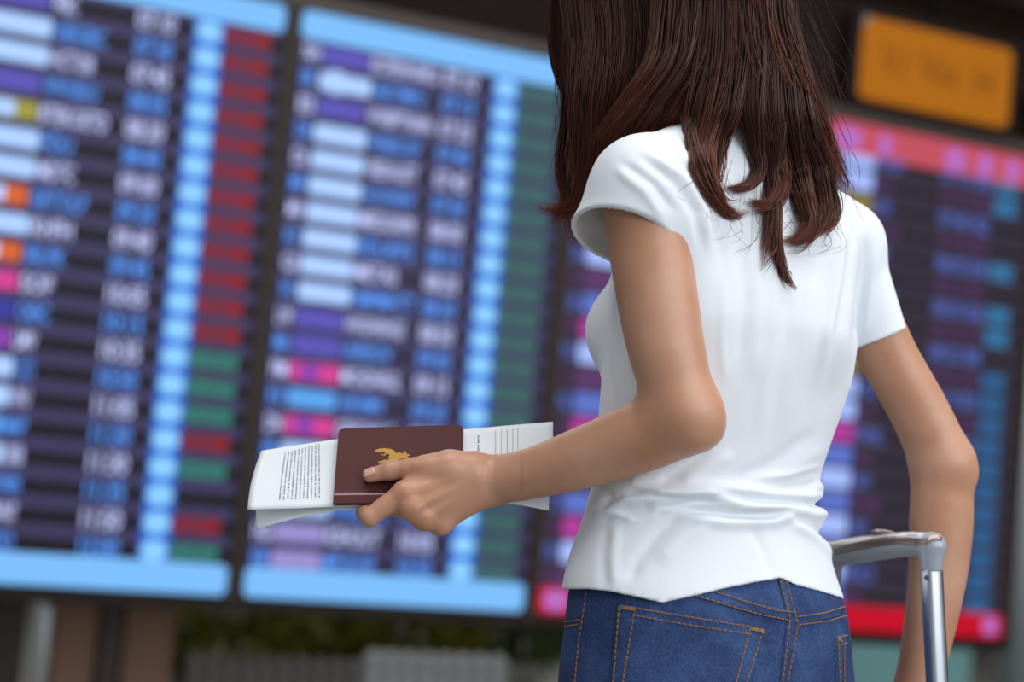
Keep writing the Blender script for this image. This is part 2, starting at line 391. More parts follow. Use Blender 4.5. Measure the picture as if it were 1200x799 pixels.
NROW = 20; ROW_T = 2.196; PITCH = (2.196-0.755)/19
LET = 'ABCDEFGHIKLMNOPRSTUVW'
def rstr(n): return ''.join(random.choice(LET) for _ in range(n))
LAB = ('flight display panel with blue bars, red and green status column, outermost of the bank',
       'flight display panel with blue header and dim green status column',
       'red-barred flight display panel between blue-barred panel and amber sign, mostly behind the person',
       'red-barred flight display panel beneath the amber sign')
LOGOS = ('pwwpywwowokivwwbwlwp', 'pwpwwwwwwwppkbkwpwll')
TXT = ((45, 95, 80, 92, 112, 62, 70, 94, 76, 70, 56, 56, 40, 40, 36, 32, 34, 38, 20, 28), (150, 128, 145, 128, 128, 128, 135, 135, 110, 145, 132, 115, 135, 110, 130, 125, 120, 130, 125, 120))
STAT = 'rrrrrrrrrrrrgggrgnrg'
for p in range(4):
    x0 = PX[p]; x1 = x0+PW
    d = thing('flight_display', ((x0+x1)/2, Y0+0.04, ZB), LAB[p], 'display screen', 'flight displays in the dark frame')
    MB().box(x0+0.003, x1-0.003, Y0+0.001, Y0+0.098, ZB-0.006, ZT+0.006).build('housing', blk, d)
    blue = p < 2
    scr = quad('screen', x0, x1, ZB, ZT, C_band if blue else C_charcoal, d, 0)
    if blue:
        rquad('header_bar', x0, x1, 2.232, ZT, 0.02, C_bar, scr, 3); rquad('footer_bar', x0, x1, ZB, 0.728, 0.02, C_bar, scr, 5)
        quad('gate_column', x0+0.607, x0+0.69, 0.70, 2.26, C_gatecol, scr, 2)
    else:
        rquad('header_bar', x0, x1, 2.205, ZT, 0.015, C_phead, scr, 3); rquad('footer_bar', x0, x1, ZB, 0.725, 0.015, C_rfoot, scr, 3)
        for a, b, z0, z1 in ((0.03, 0.13, 2.22, 2.29), (0.20, 0.25, 2.22, 2.29), (0.48, 0.56, 2.215, 2.29), (0.62, 0.68, 2.215, 2.29), (0.74, 0.80, 2.215, 2.29)):
            rquad('header_mark', x0+a, x0+b, z0, z1, 0.02, C_pblob, scr, 5)
        rquad('footer_mark', x0+0.78, x0+0.84, 0.655, 0.715, 0.02, C_pblob, scr, 5)
        if p == 2: rquad('footer_mark', x0+0.02, x0+0.10, 0.655, 0.715, 0.02, C_pblob, scr, 5)
    t0 = 7*60
    for r in range(NROW):
        z = ROW_T-r*PITCH; alt = r % 2
        t0 += random.choice((5, 5, 10, 15, 20)); tm = '%02d:%02d' % (t0//60 % 24, t0 % 60)
        if blue:
            hb = 0.0165 if p == 0 else 0.009
            quad('row_band', x0, x1, z-hb-0.004, z+hb-0.004, C_black, scr, 1)
            ct = C_white if alt == 0 else C_btext
            text('time_text', tm, x0+0.448, x0+0.552, z-0.027, z+0.025, ct, scr)
            rquad('gate_cell', x0+0.613, x0+0.684, z-0.0285, z+0.0285, 0.028, C_disc, scr, 3)
            st = STAT[r] if p == 0 else 'd'
            if st != 'n':
                quad('status_cell', x0+0.692, x0+0.825, z-(0.021 if p == 0 else 0.026), z+(0.021 if p == 0 else 0.026), {'r': C_red, 'g': C_green, 'd': C_dim}[st], scr, 2)
                text('status_text', {'r': 'CLOSED', 'g': 'BOARDING', 'd': 'CHECK IN'}[st], x0+0.70, x0+(0.78 if st == 'r' else 0.815), z-0.013, z+0.013, {'r': C_band, 'g': C_band, 'd': C_band}[st], scr)
            lc = LOGOS[p][r]
            a, b = x0+0.068, x0+(0.212 if lc != 'w' else 0.225)
            if p == 1 and lc in 'pkl': b = x0+0.215
            rquad('airline_logo', a, b, z-0.026, z+0.025, 0.008, LOGO[lc], scr, 2)
            if lc in 'oyk': quad('logo_stripe', a+0.03, a+0.085, z-0.022, z+0.022, LOGO['w'] if lc != 'k' else LOGO['v'], scr, 3)
            if p == 1 and r == 1: rquad('logo_disc', a+0.015, a+0.085, z-0.034, z+0.034, 0.033, LOGO['w'], scr, 4)
            text('flight_number', rstr(2), x0+0.014, x0+0.060, z-0.024, z+0.022, C_white if alt == 0 else C_btext, scr)
            wl = TXT[p][r]
            if p == 1: xe = x0+0.22+0.0013*(wl-30)*1.35
            else: xe = x0+0.225+max(0.05, 0.0017*(wl-10))
            if xe > b+0.03: text('destination_text', rstr(max(3, int((xe-b)/0.023))), b+0.008, xe, z-0.025, z+0.023, ct, scr)
        else:
            pitch_off = 0.005
            quad('row_band', x0, x1, z-0.006-pitch_off, z+0.006-pitch_off, C_black, scr, 1)
            cb = C_r_blue if alt == 0 else C_r_pur
            text('time_text', tm, x0+0.47, x0+0.60, z-0.027, z+0.027, cb, scr)
            text('gate_text', 'B%d' % (r % 9), x0+0.622, x0+0.685, z-0.027, z+0.027, cb, scr)
            if (r in (0, 1, 4, 6, 7, 9)) or r > 9: quad('status_cell', x0+0.70, x0+0.80, z-0.03, z+0.03, C_r_cyan if r < 9 else C_r_deep, scr, 2)
            lc = {0: C_r_lite, 1: C_r_lite, 2: C_olive, 3: C_r_pur, 8: C_r_blue, 9: C_olive, 10: C_r_lite, 11: C_r_lite, 12: C_r_mag, 13: C_r_blue}.get(r, C_r_blue if r % 2 else C_r_lite)
            if p == 2: lc = (C_r_blue, C_r_mag, C_r_lite, C_r_pur)[r % 4]
            rquad('airline_logo', x0+0.06, x0+0.19, z-0.032, z+0.032, 0.012, lc, scr, 2)
            text('flight_number', rstr(2), x0+0.008, x0+0.052, z-0.026, z+0.024, cb, scr)
            text('destination_text', rstr(4+(r % 3)), x0+0.20, x0+(0.27 if r % 3 else 0.31), z-0.027, z+0.025, cb if r != 8 else C_r_lite, scr)

# ---- amber sign on the fascia
sg = thing('amber_sign', (3.545, Y0+0.02, 2.375), 'lit amber sign with rounded corners on the dark fascia', 'sign')
MB().box(3.205, 3.885, Y0-0.05, Y0+0.030, 2.362, 2.672, 0.008).build('sign_box', blk, sg)
def sq(name, x0, x1, z0, z1, r, m, y):
    V = []
    for cx, cz, a0 in ((x1-r, z0+r, -90), (x1-r, z1-r, 0), (x0+r, z1-r, 90), (x0+r, z0+r, 180)):
        for k in range(7):
            a = math.radians(a0+15*k); V.append((cx+r*math.cos(a), y, cz+r*math.sin(a)))
    n = len(V); V2 = V+[(v[0], Y0-0.049, v[2]) for v in V]
    return mesh_obj(name, V2, [tuple(range(n))]+[(i, i+n, (i+1) % n+n, (i+1) % n) for i in range(n)], m, sg)
face = sq('sign_face', 3.236, 3.856, 2.382, 2.654, 0.03, emit('sign_amber', '#ac6500', 1.0), Y0-0.058)
def sign_text(txt, x0, x1, z0, z1):
    V, Fc = text_mesh(txt, 0.0)
    W = np.stack([x0+V[:, 0]*(x1-x0), np.full(len(V), Y0-0.0595), z0+V[:, 1]*(z1-z0)], 1)
    mesh_obj('sign_letter', W, Fc, emit('sign_brown', '#6e4203', 1.0), face)
sign_text('V', 3.315, 3.375, 2.475, 2.575); sign_text('/', 3.39, 3.425, 2.475, 2.565); sign_text('V', 3.47, 3.55, 2.475, 2.575)
sign_text('ac', 3.55, 3.635, 2.48, 2.545); sign_text('H', 3.70, 3.775, 2.475, 2.565)
mesh_obj('corner_patch', [(3.232, Y0-0.0592, 2.61), (3.262, Y0-0.0592, 2.655), (3.232, Y0-0.0592, 2.655)], [(0, 1, 2)], mat('corner_grey', '#9a8a84', 0.6), sg)  # pale grey triangle over the upper left corner of the sign

# ---- beyond and beneath the displays
wood = mat('brown_laminate', '#8a6650', 0.55, var=0.22, scale=5)
wood2 = mat('dark_laminate', '#43322a', 0.5, var=0.2, scale=5)
def yx(px, Y, py=760): return on_plane_y(px, py, Y)[0]
Yw = 5.5
tp = thing('wood_partition', ((yx(62, Yw)+yx(205, Yw))/2, Yw, 0), 'brown wood-panelled partition beneath the displays', 'partition')
for a, b, m in ((64, 112, wood), (116, 142, wood2), (145, 204, wood)):
    MB().box(yx(a, Yw), yx(b, Yw), Yw, Yw+0.12, 0.0, 1.15, 0.006).build('panel', m, tp)
MB().box(yx(62, Yw), yx(205, Yw), Yw+0.08, Yw+0.16, 0, 1.12).build('backing', wood2, tp)
tag(MB().box(yx(-120, Yw), yx(33, Yw), Yw+0.05, Yw+0.4, 0, 1.3, 0.02).build('dark_cabinet', wood2), 'near-black cabinet beside the wood-panelled partition', 'cabinet')
# steel barrier post
Yp = 5.15; xp = yx(49, Yp)
st = thing('barrier_post', (xp, Yp, 0), 'slim pale steel barrier post in front of the wood-panelled partition', 'post')
steel = mat('satin_steel', '#c9ccd2', 0.32, metal=0.9, var=0.05)
MB().tube([(xp, Yp, 0.03), (xp, Yp, 0.92)], 0.027, 20).build('pole', steel, st, True)
MB().tube([(xp, Yp, 0), (xp, Yp, 0.02), (xp, Yp, 0.05), (xp, Yp, 0.09)], [0.16, 0.16, 0.09, 0.03], 28).build('base', steel, st, True)
MB().tube([(xp, Yp, 0.90), (xp, Yp, 0.97), (xp, Yp, 0.99)], [0.034, 0.034, 0.02], 20).build('cap', blk, st, True)

# planting with a low slatted railing
leafm = [mat('leaf_olive', '#85821f', 0.5, var=0.4, scale=8), mat('leaf_green', '#566a30', 0.5, var=0.4, scale=8), mat('leaf_yellow', '#b29b30', 0.5, var=0.35, scale=8)]
def shrub(px, Y, h, w, m, label, seed):
    r = np.random.default_rng(seed); x = yx(px, Y)
    t = thing('potted_shrub', (x, Y, 0), label, 'plant', 'shrubs behind the slatted railing')
    MB().tube([(x, Y, 0), (x, Y, 0.02), (x, Y, 0.27), (x, Y, 0.29), (x, Y, 0.25)], [0.13, 0.14, 0.17, 0.18, 0.15], 20).build('pot', mat('grey_pot', '#6f6d68', 0.7), t, True)
    for k in range(4):
        a = r.uniform(0, 6.28); MB().tube([(x, Y, 0.22), (x+0.1*math.cos(a), Y+0.1*math.sin(a), 0.3+h*0.4), (x+0.22*math.cos(a)*w/0.4, Y+0.2*math.sin(a), 0.25+h*0.75)], [0.014, 0.01, 0.005], 6).build('stem', wood2, t, True)
    V = []; F = []
    for k in range(420):
        u = r.normal(size=3); u /= np.linalg.norm(u); rr = r.uniform(0.45, 1)**0.5
        c = np.array([x, Y, 0.26+h*0.5])+u*rr*np.array([w, w*0.8, h*0.52])
        d = u+r.normal(size=3)*0.5; d /= np.linalg.norm(d); s = np.cross(d, r.normal(size=3)); s /= np.linalg.norm(s); nrm = np.cross(d, s)
        l = r.uniform(0.09, 0.17); wd = l*0.22; n = len(V)
        V += [c, c+d*l*0.5+s*wd+nrm*0.01, c+d*l-nrm*0.03, c+d*l*0.5-s*wd+nrm*0.01]; F += [(n, n+1, n+2), (n, n+2, n+3)]
    tag(mesh_obj('foliage', V, F, m, t), None, None, kind='stuff')
shrub(262, 5.95, 0.52, 0.25, leafm[0], 'olive-green bushy potted shrub beside the wood-panelled partition', 1)
shrub(362, 6.60, 0.46, 0.22, leafm[2], 'yellow-green potted shrub behind the slatted railing', 2)
shrub(468, 5.98, 0.46, 0.24, leafm[0], 'low olive potted shrub above the palest slats of the railing', 3)
shrub(590, 6.4, 0.52, 0.25, leafm[1], 'dark green potted shrub at the end of the slatted railing', 4)
Yr = 5.62
rl = thing('slatted_railing', (yx(420, Yr), Yr, 0), 'low grey railing of round-topped slats in front of the shrubs', 'railing')
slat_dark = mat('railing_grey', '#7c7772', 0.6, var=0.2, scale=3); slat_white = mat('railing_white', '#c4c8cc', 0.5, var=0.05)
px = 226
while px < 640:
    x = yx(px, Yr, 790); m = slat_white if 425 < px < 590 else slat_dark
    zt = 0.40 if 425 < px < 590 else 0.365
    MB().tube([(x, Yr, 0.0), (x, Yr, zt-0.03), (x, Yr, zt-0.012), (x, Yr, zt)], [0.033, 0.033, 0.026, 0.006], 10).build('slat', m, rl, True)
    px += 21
MB().box(yx(220, Yr), yx(645, Yr), Yr+0.034, Yr+0.06, 0.18, 0.23).build('rail', slat_dark, rl)
# teal counter and pale column to the right
Yt = 6.3
tc_ = thing('teal_counter', (yx(1060, Yt), Yt, 0), 'teal-grey service counter beneath the red-barred displays', 'counter')
MB().box(yx(960, Yt), yx(1140, Yt), Yt, Yt+0.5, 0, 0.86, 0.01).build('front', mat('teal_front', '#86b8b6', 0.5, var=0.08), tc_)
MB().box(yx(955, Yt), yx(1144, Yt), Yt-0.03, Yt+0.53, 0.86, 0.90, 0.008).build('worktop', mat('grey_top', '#4c4a48', 0.4), tc_)
tag(MB().box(yx(640, 9.5), yx(985, 9.5), 9.5, 9.7, 0, 1.3, 0.01).build('screen_partition', mat('grey_green', '#56645a', 0.7, var=0.15, scale=2)), 'grey-green partition far behind the person', 'partition')
Yc = 6.6; xc = yx(1230, Yc)
pc = thing('round_column', (xc, Yc, 0), 'pale grey round column beside the displays', 'column')
MB().tube([(xc, Yc, 0.0), (xc, Yc, 2.35)], 0.26, 40).build('shaft', mat('pale_plaster', '#b9c3cc', 0.6, var=0.06), pc, True)
MB().tube([(xc, Yc, 2.35), (xc, Yc, 5.0)], 0.25, 40).build('upper_shaft', mat('shaded_plaster', '#5c4a42', 0.7, var=0.1), pc, True)  # shade on the upper column put into a darker brown colour
MB().tube([(xc, Yc, 2.31), (xc, Yc, 2.37)], 0.28, 40).build('collar', mat('bronze_collar', '#7b6a60', 0.5), pc, True)
# ------------------------------------------------------------------ the person (local units, seen from behind, facing the displays)
TH = math.radians(42)
RGT = np.array([math.cos(TH), 0, -math.sin(TH)]); RGT -= UPL*RGT.dot(UPL); RGT /= np.linalg.norm(RGT)   # body right
FWD = np.cross(UPL, RGT)                                                                          # body forward
def height(P): return CAM[2]+ez@(np.asarray(P)*U_-np.array([0, 0, 1.70]))
AX0 = Lp(831, 700, 0)
def BP(r, f, h):
    """right / forward in local units from the body axis, height in metres"""
    return AX0+RGT*r+FWD*f+UPL*((h-height(AX0))/U_)
def loft(rows, q, z0=0.0, lean=0.0):
    """rows (py, xl, xr): elliptic sections square to the body axis, as wide as seen"""
    S = []; C = []; A = []
    for py, xl, xr in rows:
        y = 399.5-py; z = z0+(y+300)*(UPL[2]/UPL[1])+lean*(y+300)
        c = Lp((xl+xr)/2, py, z); w = (xr-xl)/2*(2000-z)/2000
        S.append(c@UPL); C.append(c); A.append(w/math.sqrt(math.cos(TH)**2+q*q*math.sin(TH)**2))
    o = np.argsort(S); S = np.array(S)[o]; C = np.array(C)[o]; A = np.array(A)[o]
    ss = np.linspace(S[0], S[-1], 160)                        # smooth the table
    def sm(v):
        w = np.interp(ss, S, v); k = np.hanning(15); k /= k.sum()
        return np.convolve(np.pad(w, 7, mode='edge'), k, 'valid')
    T = [sm(C[:, i]) for i in range(3)]+[sm(A)]
    mid = C.mean(0).astype(F32); Rm = float(np.linalg.norm(C-mid, axis=1).max()+A.max())
    r32 = RGT.astype(F32); f32 = FWD.astype(F32); u32 = UPL.astype(F32)
    def f(P):
        q_ = reject(P, C[0].astype(F32), C[-1].astype(F32), float(A.max()))
        if q_ is not None: return q_
        s = P@u32
        c = np.stack([np.interp(s, ss, T[i]) for i in range(3)], 1).astype(F32)
        a = np.interp(s, ss, T[3]).astype(F32); b = a*q
        d = P-c; d = d-np.outer(d@u32, u32)
        e1 = d@r32; e2 = d@f32
        k0 = np.sqrt((e1/a)**2+(e2/b)**2); k1 = np.sqrt((e1/a**2)**2+(e2/b**2)**2)+1e-6
        core = k0*(k0-1)/k1
        core = np.where(k0 < 0.05, -b, core)
        return np.maximum(core, np.maximum(s-ss[-1], ss[0]-s))
    return f

# --- joints
SH_L = Lp(752, 222, 116); SH_R = Lp(984, 288, -116)
EL_L = Lp(806, 492, 150); EL_R = Lp(1106, 548, -120)
WR_L = Lp(577, 563, 52);  WR_R = Lp(1062, 832, -92)
NECK = Lp(846, 168, 22); HEAD = Lp(776, -62, -92)

torso_rows = [(235, 742, 978), (270, 730, 990), (300, 720, 1000), (350, 711, 1011), (385, 708, 1015), (430, 704, 1008), (480, 700, 991),
              (520, 697, 976), (555, 694, 966), (580, 691, 969), (620, 680, 976), (660, 665, 988), (690, 657, 1000), (730, 653, 1006)]
torso = loft(torso_rows, 0.68)
shirt_parts = [torso,
    cone(SH_L, NECK+FWD*6+UPL*-8, 50, 50), cone(SH_R, NECK+RGT*6+UPL*-14, 47, 50),
    cone(SH_L, SH_R, 46, 46),
    cone(Lp(790, 270, 110), Lp(800, 360, 92), 40, 38),             # shoulder blade, left
    cone(Lp(955, 300, -10), Lp(945, 390, 20), 46, 40),             # shoulder blade, right
    ellipsoid(Lp(741, 388, -12), [RGT, FWD, UPL], (56, 55, 58)),   # bust
    ellipsoid(Lp(800, 392, -105), [RGT, FWD, UPL], (56, 55, 58))]
shirt_body = union(shirt_parts, [34, 34, 40, 40, 45, 24, 24])
slv_L = flatcone(SH_L+np.array([0, 6, 0]), Lp(731, 278, 122), 50, 62, FWD*0.3+RGT*1.0, 0.93)
slv_R = cone(SH_R, Lp(1026, 392, -112), 49, 38)
sl_dirL = np.array([-0.30, -0.83, 0.47]); sl_dirL /= np.linalg.norm(sl_dirL)
sl_cL = Lp(733, 278, 122)
sl_dirR = Lp(1026, 392, -112)-SH_R; sl_dirR /= np.linalg.norm(sl_dirR)
sl_cR = Lp(1036, 394, -112)
def shirt_solid(P):
    d = shirt_body(P)
    l = np.maximum(slv_L(P), (P-sl_cL.astype(F32))@sl_dirL.astype(F32))
    r = np.maximum(slv_R(P), (P-sl_cR.astype(F32))@sl_dirR.astype(F32))
    return smin(smin(d, l, 16), r, 14)
HEMX = np.array([560, 657, 690, 712, 745, 776, 812, 850, 885, 914, 935, 958, 985, 1003, 1100]); HEMY = np.array([694, 690, 690, 692, 699, 706, 698, 689, 682, 677, 686, 692, 700, 711, 712])
def hem_cut(P):
    px, py = proj(P); return (py-np.interp(px, HEMX, HEMY)).astype(F32)
neck_hole = cone(NECK+FWD*14-UPL*60, NECK+FWD*14+UPL*150, 57, 57)
def shirt_fn(P):
    s = shirt_solid(P)
    lc = (P-sl_cL.astype(F32))@sl_dirL.astype(F32); rc = (P-sl_cR.astype(F32))@sl_dirR.astype(F32)
    # inner hollow: reaches out through hem, sleeve ends and neck
    inner_l = np.where(np.abs(lc) < 40, slv_L(P)+5.5, 99); inner_r = np.where(np.abs(rc) < 40, slv_R(P)+5.0, 99)
    inner = np.minimum(s+5.5, np.minimum(inner_l, inner_r))
    d = np.maximum(s, -inner)
    d = np.maximum(d, hem_cut(P)*0.9)
    return np.maximum(d, -neck_hole(P))

# --- body
def Lh(a): return Lp(*a)
DB = -FWD                                                       # backwards
arm_L = union([limb([SH_L, Lp(763, 300, 126), Lp(779, 400, 140), Lp(799, 478, 150)], [45, 45.5, 42.5, 37]), limb([Lp(799, 478, 150), Lp(814, 495, 153), Lp(822, 500, 152)], [35, 28, 22], 4),
               limb([Lp(806, 488, 150), Lp(764, 507, 132), Lp(690, 534, 100), Lp(625, 554, 72), WR_L], [36, 39.5, 35, 29, 27.5], 16, ((0.25, 0.1, 1), 0.9))], [14, 22])
arm_R = union([limb([SH_R, Lp(1032, 400, -118), Lp(1076, 480, -120), Lp(1104, 540, -120)], [43, 36.8, 36.4, 38]), limb([Lp(1104, 540, -120), Lp(1117, 551, -116), Lp(1124, 554, -115)], [34, 27, 22], 4),
               limb([Lp(1104, 545, -120), Lp(1103, 610, -116), Lp(1098, 680, -110), Lp(1082, 770, -100), WR_R], [37.5, 40.5, 36.5, 30, 24.4], 16, ((0.6, 0, 1), 0.92))], [14, 14])
# left hand: back of the hand towards us, thumb over the passport, fingers hooked under it
W1 = Lp(566, 560, 55)
hand_L = union([flatcone(WR_L, W1, 27.5, 26, (0.15, 0.1, 1), 0.80),
    cone(Lp(552, 552, 60), Lp(475, 577, 76), 17.5, 13.5), cone(Lp(553, 562, 61), Lp(484, 594, 80), 17.5, 13.5), cone(Lp(556, 572, 59), Lp(499, 605, 76), 16.5, 12.8), cone(Lp(560, 580, 55), Lp(518, 611, 67), 15.5, 12),
    cone(Lp(553, 549, 62), Lp(526, 547, 66), 17, 17), cone(Lp(526, 547, 66), Lp(500, 548, 66), 17, 13.5),
    cone(Lp(520, 560, 64), Lp(484, 568, 66), 13, 8)], [10, 14, 14, 14, 14, 12, 10, 10])
th_f = union([cone(Lp(504, 547, 67), Lp(482, 549, 62), 13.3, 11.4), cone(Lp(482, 549, 62), Lp(458, 551, 57), 11.4, 10.6), flatcone(Lp(458, 551, 57), Lp(433.5, 557, 54), 10.6, 8.4, (0, .5, .87), 0.85)], [6, 6])
fi_f = [union([cone(Lp(475, 577, 77), Lp(433, 605.5, 82), 13, 10.4), cone(Lp(433, 605.5, 82), Lp(427.5, 600, 54), 10.3, 9.4), cone(Lp(427.5, 600, 54), Lp(442, 582, 36), 9.2, 8)], [4, 5]),
        union([cone(Lp(483, 596, 83), Lp(462, 594, 42), 12.6, 11), cone(Lp(462, 594, 42), Lp(458, 574, 18), 10.6, 9.4), cone(Lp(458, 574, 18), Lp(466, 552, 8), 9.2, 8)], [4, 5]),
        union([cone(Lp(498, 608, 79), Lp(481, 600, 38), 12, 10.4), cone(Lp(481, 600, 38), Lp(476, 580, 14), 10, 9), cone(Lp(476, 580, 14), Lp(482, 558, 4), 9, 7.6)], [4, 5]),
        union([cone(Lp(517, 614, 68), Lp(502, 604, 32), 11.2, 9), cone(Lp(502, 604, 32), Lp(497, 586, 12), 8.6, 7.8), cone(Lp(497, 586, 12), Lp(500, 566, 2), 7.6, 6.8)], [4, 5])]
knuck = [ellipsoid(Lp(474, 577, 82), np.eye(3), (11, 10, 8)), ellipsoid(Lp(483, 597, 86), np.eye(3), (11, 10, 8)), ellipsoid(Lp(498, 608, 81), np.eye(3), (10, 9, 8)), ellipsoid(Lp(517, 614, 70), np.eye(3), (10, 9, 8))]
tendon = [cone(Lp(545, 556, 75), Lp(478, 578, 88), 3.5, 3.2), cone(Lp(545, 564, 76), Lp(487, 594, 91.5), 3.5, 3.2), cone(Lp(548, 573, 73), Lp(501, 605, 87), 3.2, 3.0), cone(Lp(530, 541, 78), Lp(488, 545, 73), 3.2, 3.0)]
def hand_L_all(P):
    d = hand_L(P)
    for g in tendon: d = smin(d, g(P), 6)
    for g in knuck: d = smin(d, g(P), 9)
    d = smin(d, th_f(P), 7)
    d = smin(d, fi_f[0](P), 5)
    for g in fi_f[1:]: d = smin(d, g(P), 8)
    return d
# right hand, hanging relaxed beside the suitcase pole (below the frame)
dn = -UPL
hr0 = WR_R+dn*14
def rh(dr, df, dd): return WR_R+RGT*dr+FWD*df+dn*dd
hand_R_parts = [flatcone(WR_R, rh(0, 0, 22), 24, 25, RGT, 0.75)]
for j, (df, ln) in enumerate(((26, 1.0), (9, 1.08), (-8, 1.0), (-24, 0.8))):
    hand_R_parts.append(cone(rh(0, df*0.6, 20), rh(0, df, 92), 14, 11.5))
    hand_R_parts.append(chain([rh(0, df, 92), rh(-6, df+2, 92+46*ln), rh(-22, df+4, 92+74*ln), rh(-40, df+4, 92+86*ln)], [11, 9.6, 8.6, 7.2], 4))
hand_R_parts.append(chain([rh(-6, 16, 24), rh(-18, 42, 60), rh(-22, 50, 92), rh(-26, 50, 118)], [15, 12, 10, 8], 5))
hand_R = union(hand_R_parts, [10, 4]*4+[7])
# head
hd_f = FWD*math.cos(0.35)-UPL*math.sin(0.35); hd_u = np.cross(RGT, hd_f)
def HP(r, f, u): return HEAD+RGT*r+hd_f*f+hd_u*u
head = union([ellipsoid(HP(0, -8, 22), [RGT, hd_f, hd_u], (86, 104, 98)), cone(HP(0, 36, -58), HP(0, 62, -104), 58, 30),
              cone(HP(0, 84, -8), HP(0, 104, -40), 8, 13), ellipsoid(HP(0, 82, -72), [RGT, hd_f, hd_u], (26, 14, 12)),
              flatcone(HP(-88, -6, -10), HP(-86, -2, -44), 20, 12, RGT, 0.4), flatcone(HP(88, -6, -10), HP(86, -2, -44), 20, 12, RGT, 0.4)], [30, 8, 8, 5, 5])
eye_sock = [ellipsoid(HP(s*36, 96, 2), [RGT, hd_f, hd_u], (20, 12, 11)) for s in (-1, 1)]
neck = cone(NECK+FWD*14-UPL*30, HEAD-hd_u*40-hd_f*22, 50, 48)
# hips and legs
jean_rows = [(600, 702, 962), (640, 690, 968), (670, 676, 984), (700, 664, 1001), (740, 659, 1007), (800, 656, 1010), (850, 658, 1009), (890, 668, 998), (925, 692, 972), (955, 728, 932), (980, 770, 890)]
hips = loft(jean_rows, 0.70)
def leg_pts(s):
    return [BP(s*88, -4, 0.86), BP(s*88, 4, 0.72), BP(s*84, 14, 0.56), BP(s*82, 18, 0.46), BP(s*80, 0, 0.28), BP(s*78, -10, 0.085)]
legR = [94, 90, 70, 58, 52, 42]
def legs(shrink):
    fs = []
    for s in (-1, 1):
        p = leg_pts(s); fs.append(limb(p, [r-shrink for r in legR], 16))
    return fs
butt = [ellipsoid(BP(s*72, -62, 0.845), [RGT, FWD, UPL], (74, 60, 84)) for s in (-1, 1)]
def lower(shrink):
    lg = legs(shrink); a = union([hips]+butt, [40, 40])
    def f(P):
        d = a(P)+shrink
        e = np.minimum(lg[0](P), lg[1](P))
        return smin(d, e, 34)
    return f
jeans_solid = lower(0); low_body = lower(17)
JT = float(BP(0, 0, 1.0)@UPL)
def jeans_fn(P):
    s = jeans_solid(P); u = P@UPL.astype(F32)
    d = np.maximum(s, -(s+10.0))
    return np.maximum(d, np.maximum(u-JT, float(BP(0, 0, 0.10)@UPL)-u))
feet = [union([cone(BP(s*78, -14, 0.075), BP(s*80, 70, 0.05), 32, 27), cone(BP(s*80, 70, 0.05), BP(s*84, 118, 0.035), 27, 20)], [12]) for s in (-1, 1)]
def body_fn(P):
    d = np.maximum(shirt_body(P)+13, float(BP(0, 0, 1.03)@UPL)-P@UPL.astype(F32))
    d = smin(d, low_body(P), 20)
    for f in feet: d = smin(d, f(P), 8)
    d = smin(d, smin(arm_L(P), hand_L_all(P), 7), 10)
    d = smin(d, smin(arm_R(P), hand_R(P), 8), 10)
    d = smin(d, neck(P), 24); d = smin(d, head(P), 22)
    for g in eye_sock: d = -smin(-d, g(P)+2, 6)
    return d

person = thing('person', l2w(BP(0, 0, 0.0))[0], 'person in white t-shirt and blue jeans with long brown hair, holding a maroon passport', 'person')

def skin_material():
    m = bpy.data.materials.new('skin'); m.use_nodes = True; nt = m.node_tree; N = nt.nodes; L = nt.links; b = N['Principled BSDF']
    tc = N.new('ShaderNodeTexCoord'); n1 = N.new('ShaderNodeTexNoise'); n1.inputs['Scale'].default_value = 14; n1.inputs['Detail'].default_value = 5
    L.new(tc.outputs['Object'], n1.inputs['Vector'])
    cr = N.new('ShaderNodeValToRGB'); cr.color_ramp.elements[0].position = 0.3; cr.color_ramp.elements[1].position = 0.72
    cr.color_ramp.elements[0].color = rgb('#b57f61'); cr.color_ramp.elements[1].color = rgb('#c99a80')
    L.new(n1.outputs['Fac'], cr.inputs['Fac'])
    # a few moles
    vo = N.new('ShaderNodeTexVoronoi'); vo.inputs['Scale'].default_value = 26; L.new(tc.outputs['Object'], vo.inputs['Vector'])
    lt = N.new('ShaderNodeMath'); lt.operation = 'LESS_THAN'; lt.inputs[1].default_value = 0.026; L.new(vo.outputs['Distance'], lt.inputs[0])
    mx = N.new('ShaderNodeMix'); mx.data_type = 'RGBA'; L.new(lt.outputs[0], mx.inputs[0]); L.new(cr.outputs[0], mx.inputs[6]); mx.inputs[7].default_value = rgb('#a06d55')
    L.new(mx.outputs[2], b.inputs['Base Color'])
    b.inputs['Roughness'].default_value = 0.42; b.inputs['Specular IOR Level'].default_value = 0.5
    b.inputs['Subsurface Weight'].default_value = 0.18; b.inputs['Subsurface Radius'].default_value = (1.0, 0.35, 0.2); b.inputs['Subsurface Scale'].default_value = 0.006
    n2 = N.new('ShaderNodeTexNoise'); n2.inputs['Scale'].default_value = 420; n2.inputs['Detail'].default_value = 4; L.new(tc.outputs['Object'], n2.inputs['Vector'])
    bp = N.new('ShaderNodeBump'); bp.inputs['Strength'].default_value = 0.10; bp.inputs['Distance'].default_value = 0.001
    L.new(n2.outputs['Fac'], bp.inputs['Height']); L.new(bp.outputs['Normal'], b.inputs['Normal'])
    return m
skin = skin_material()
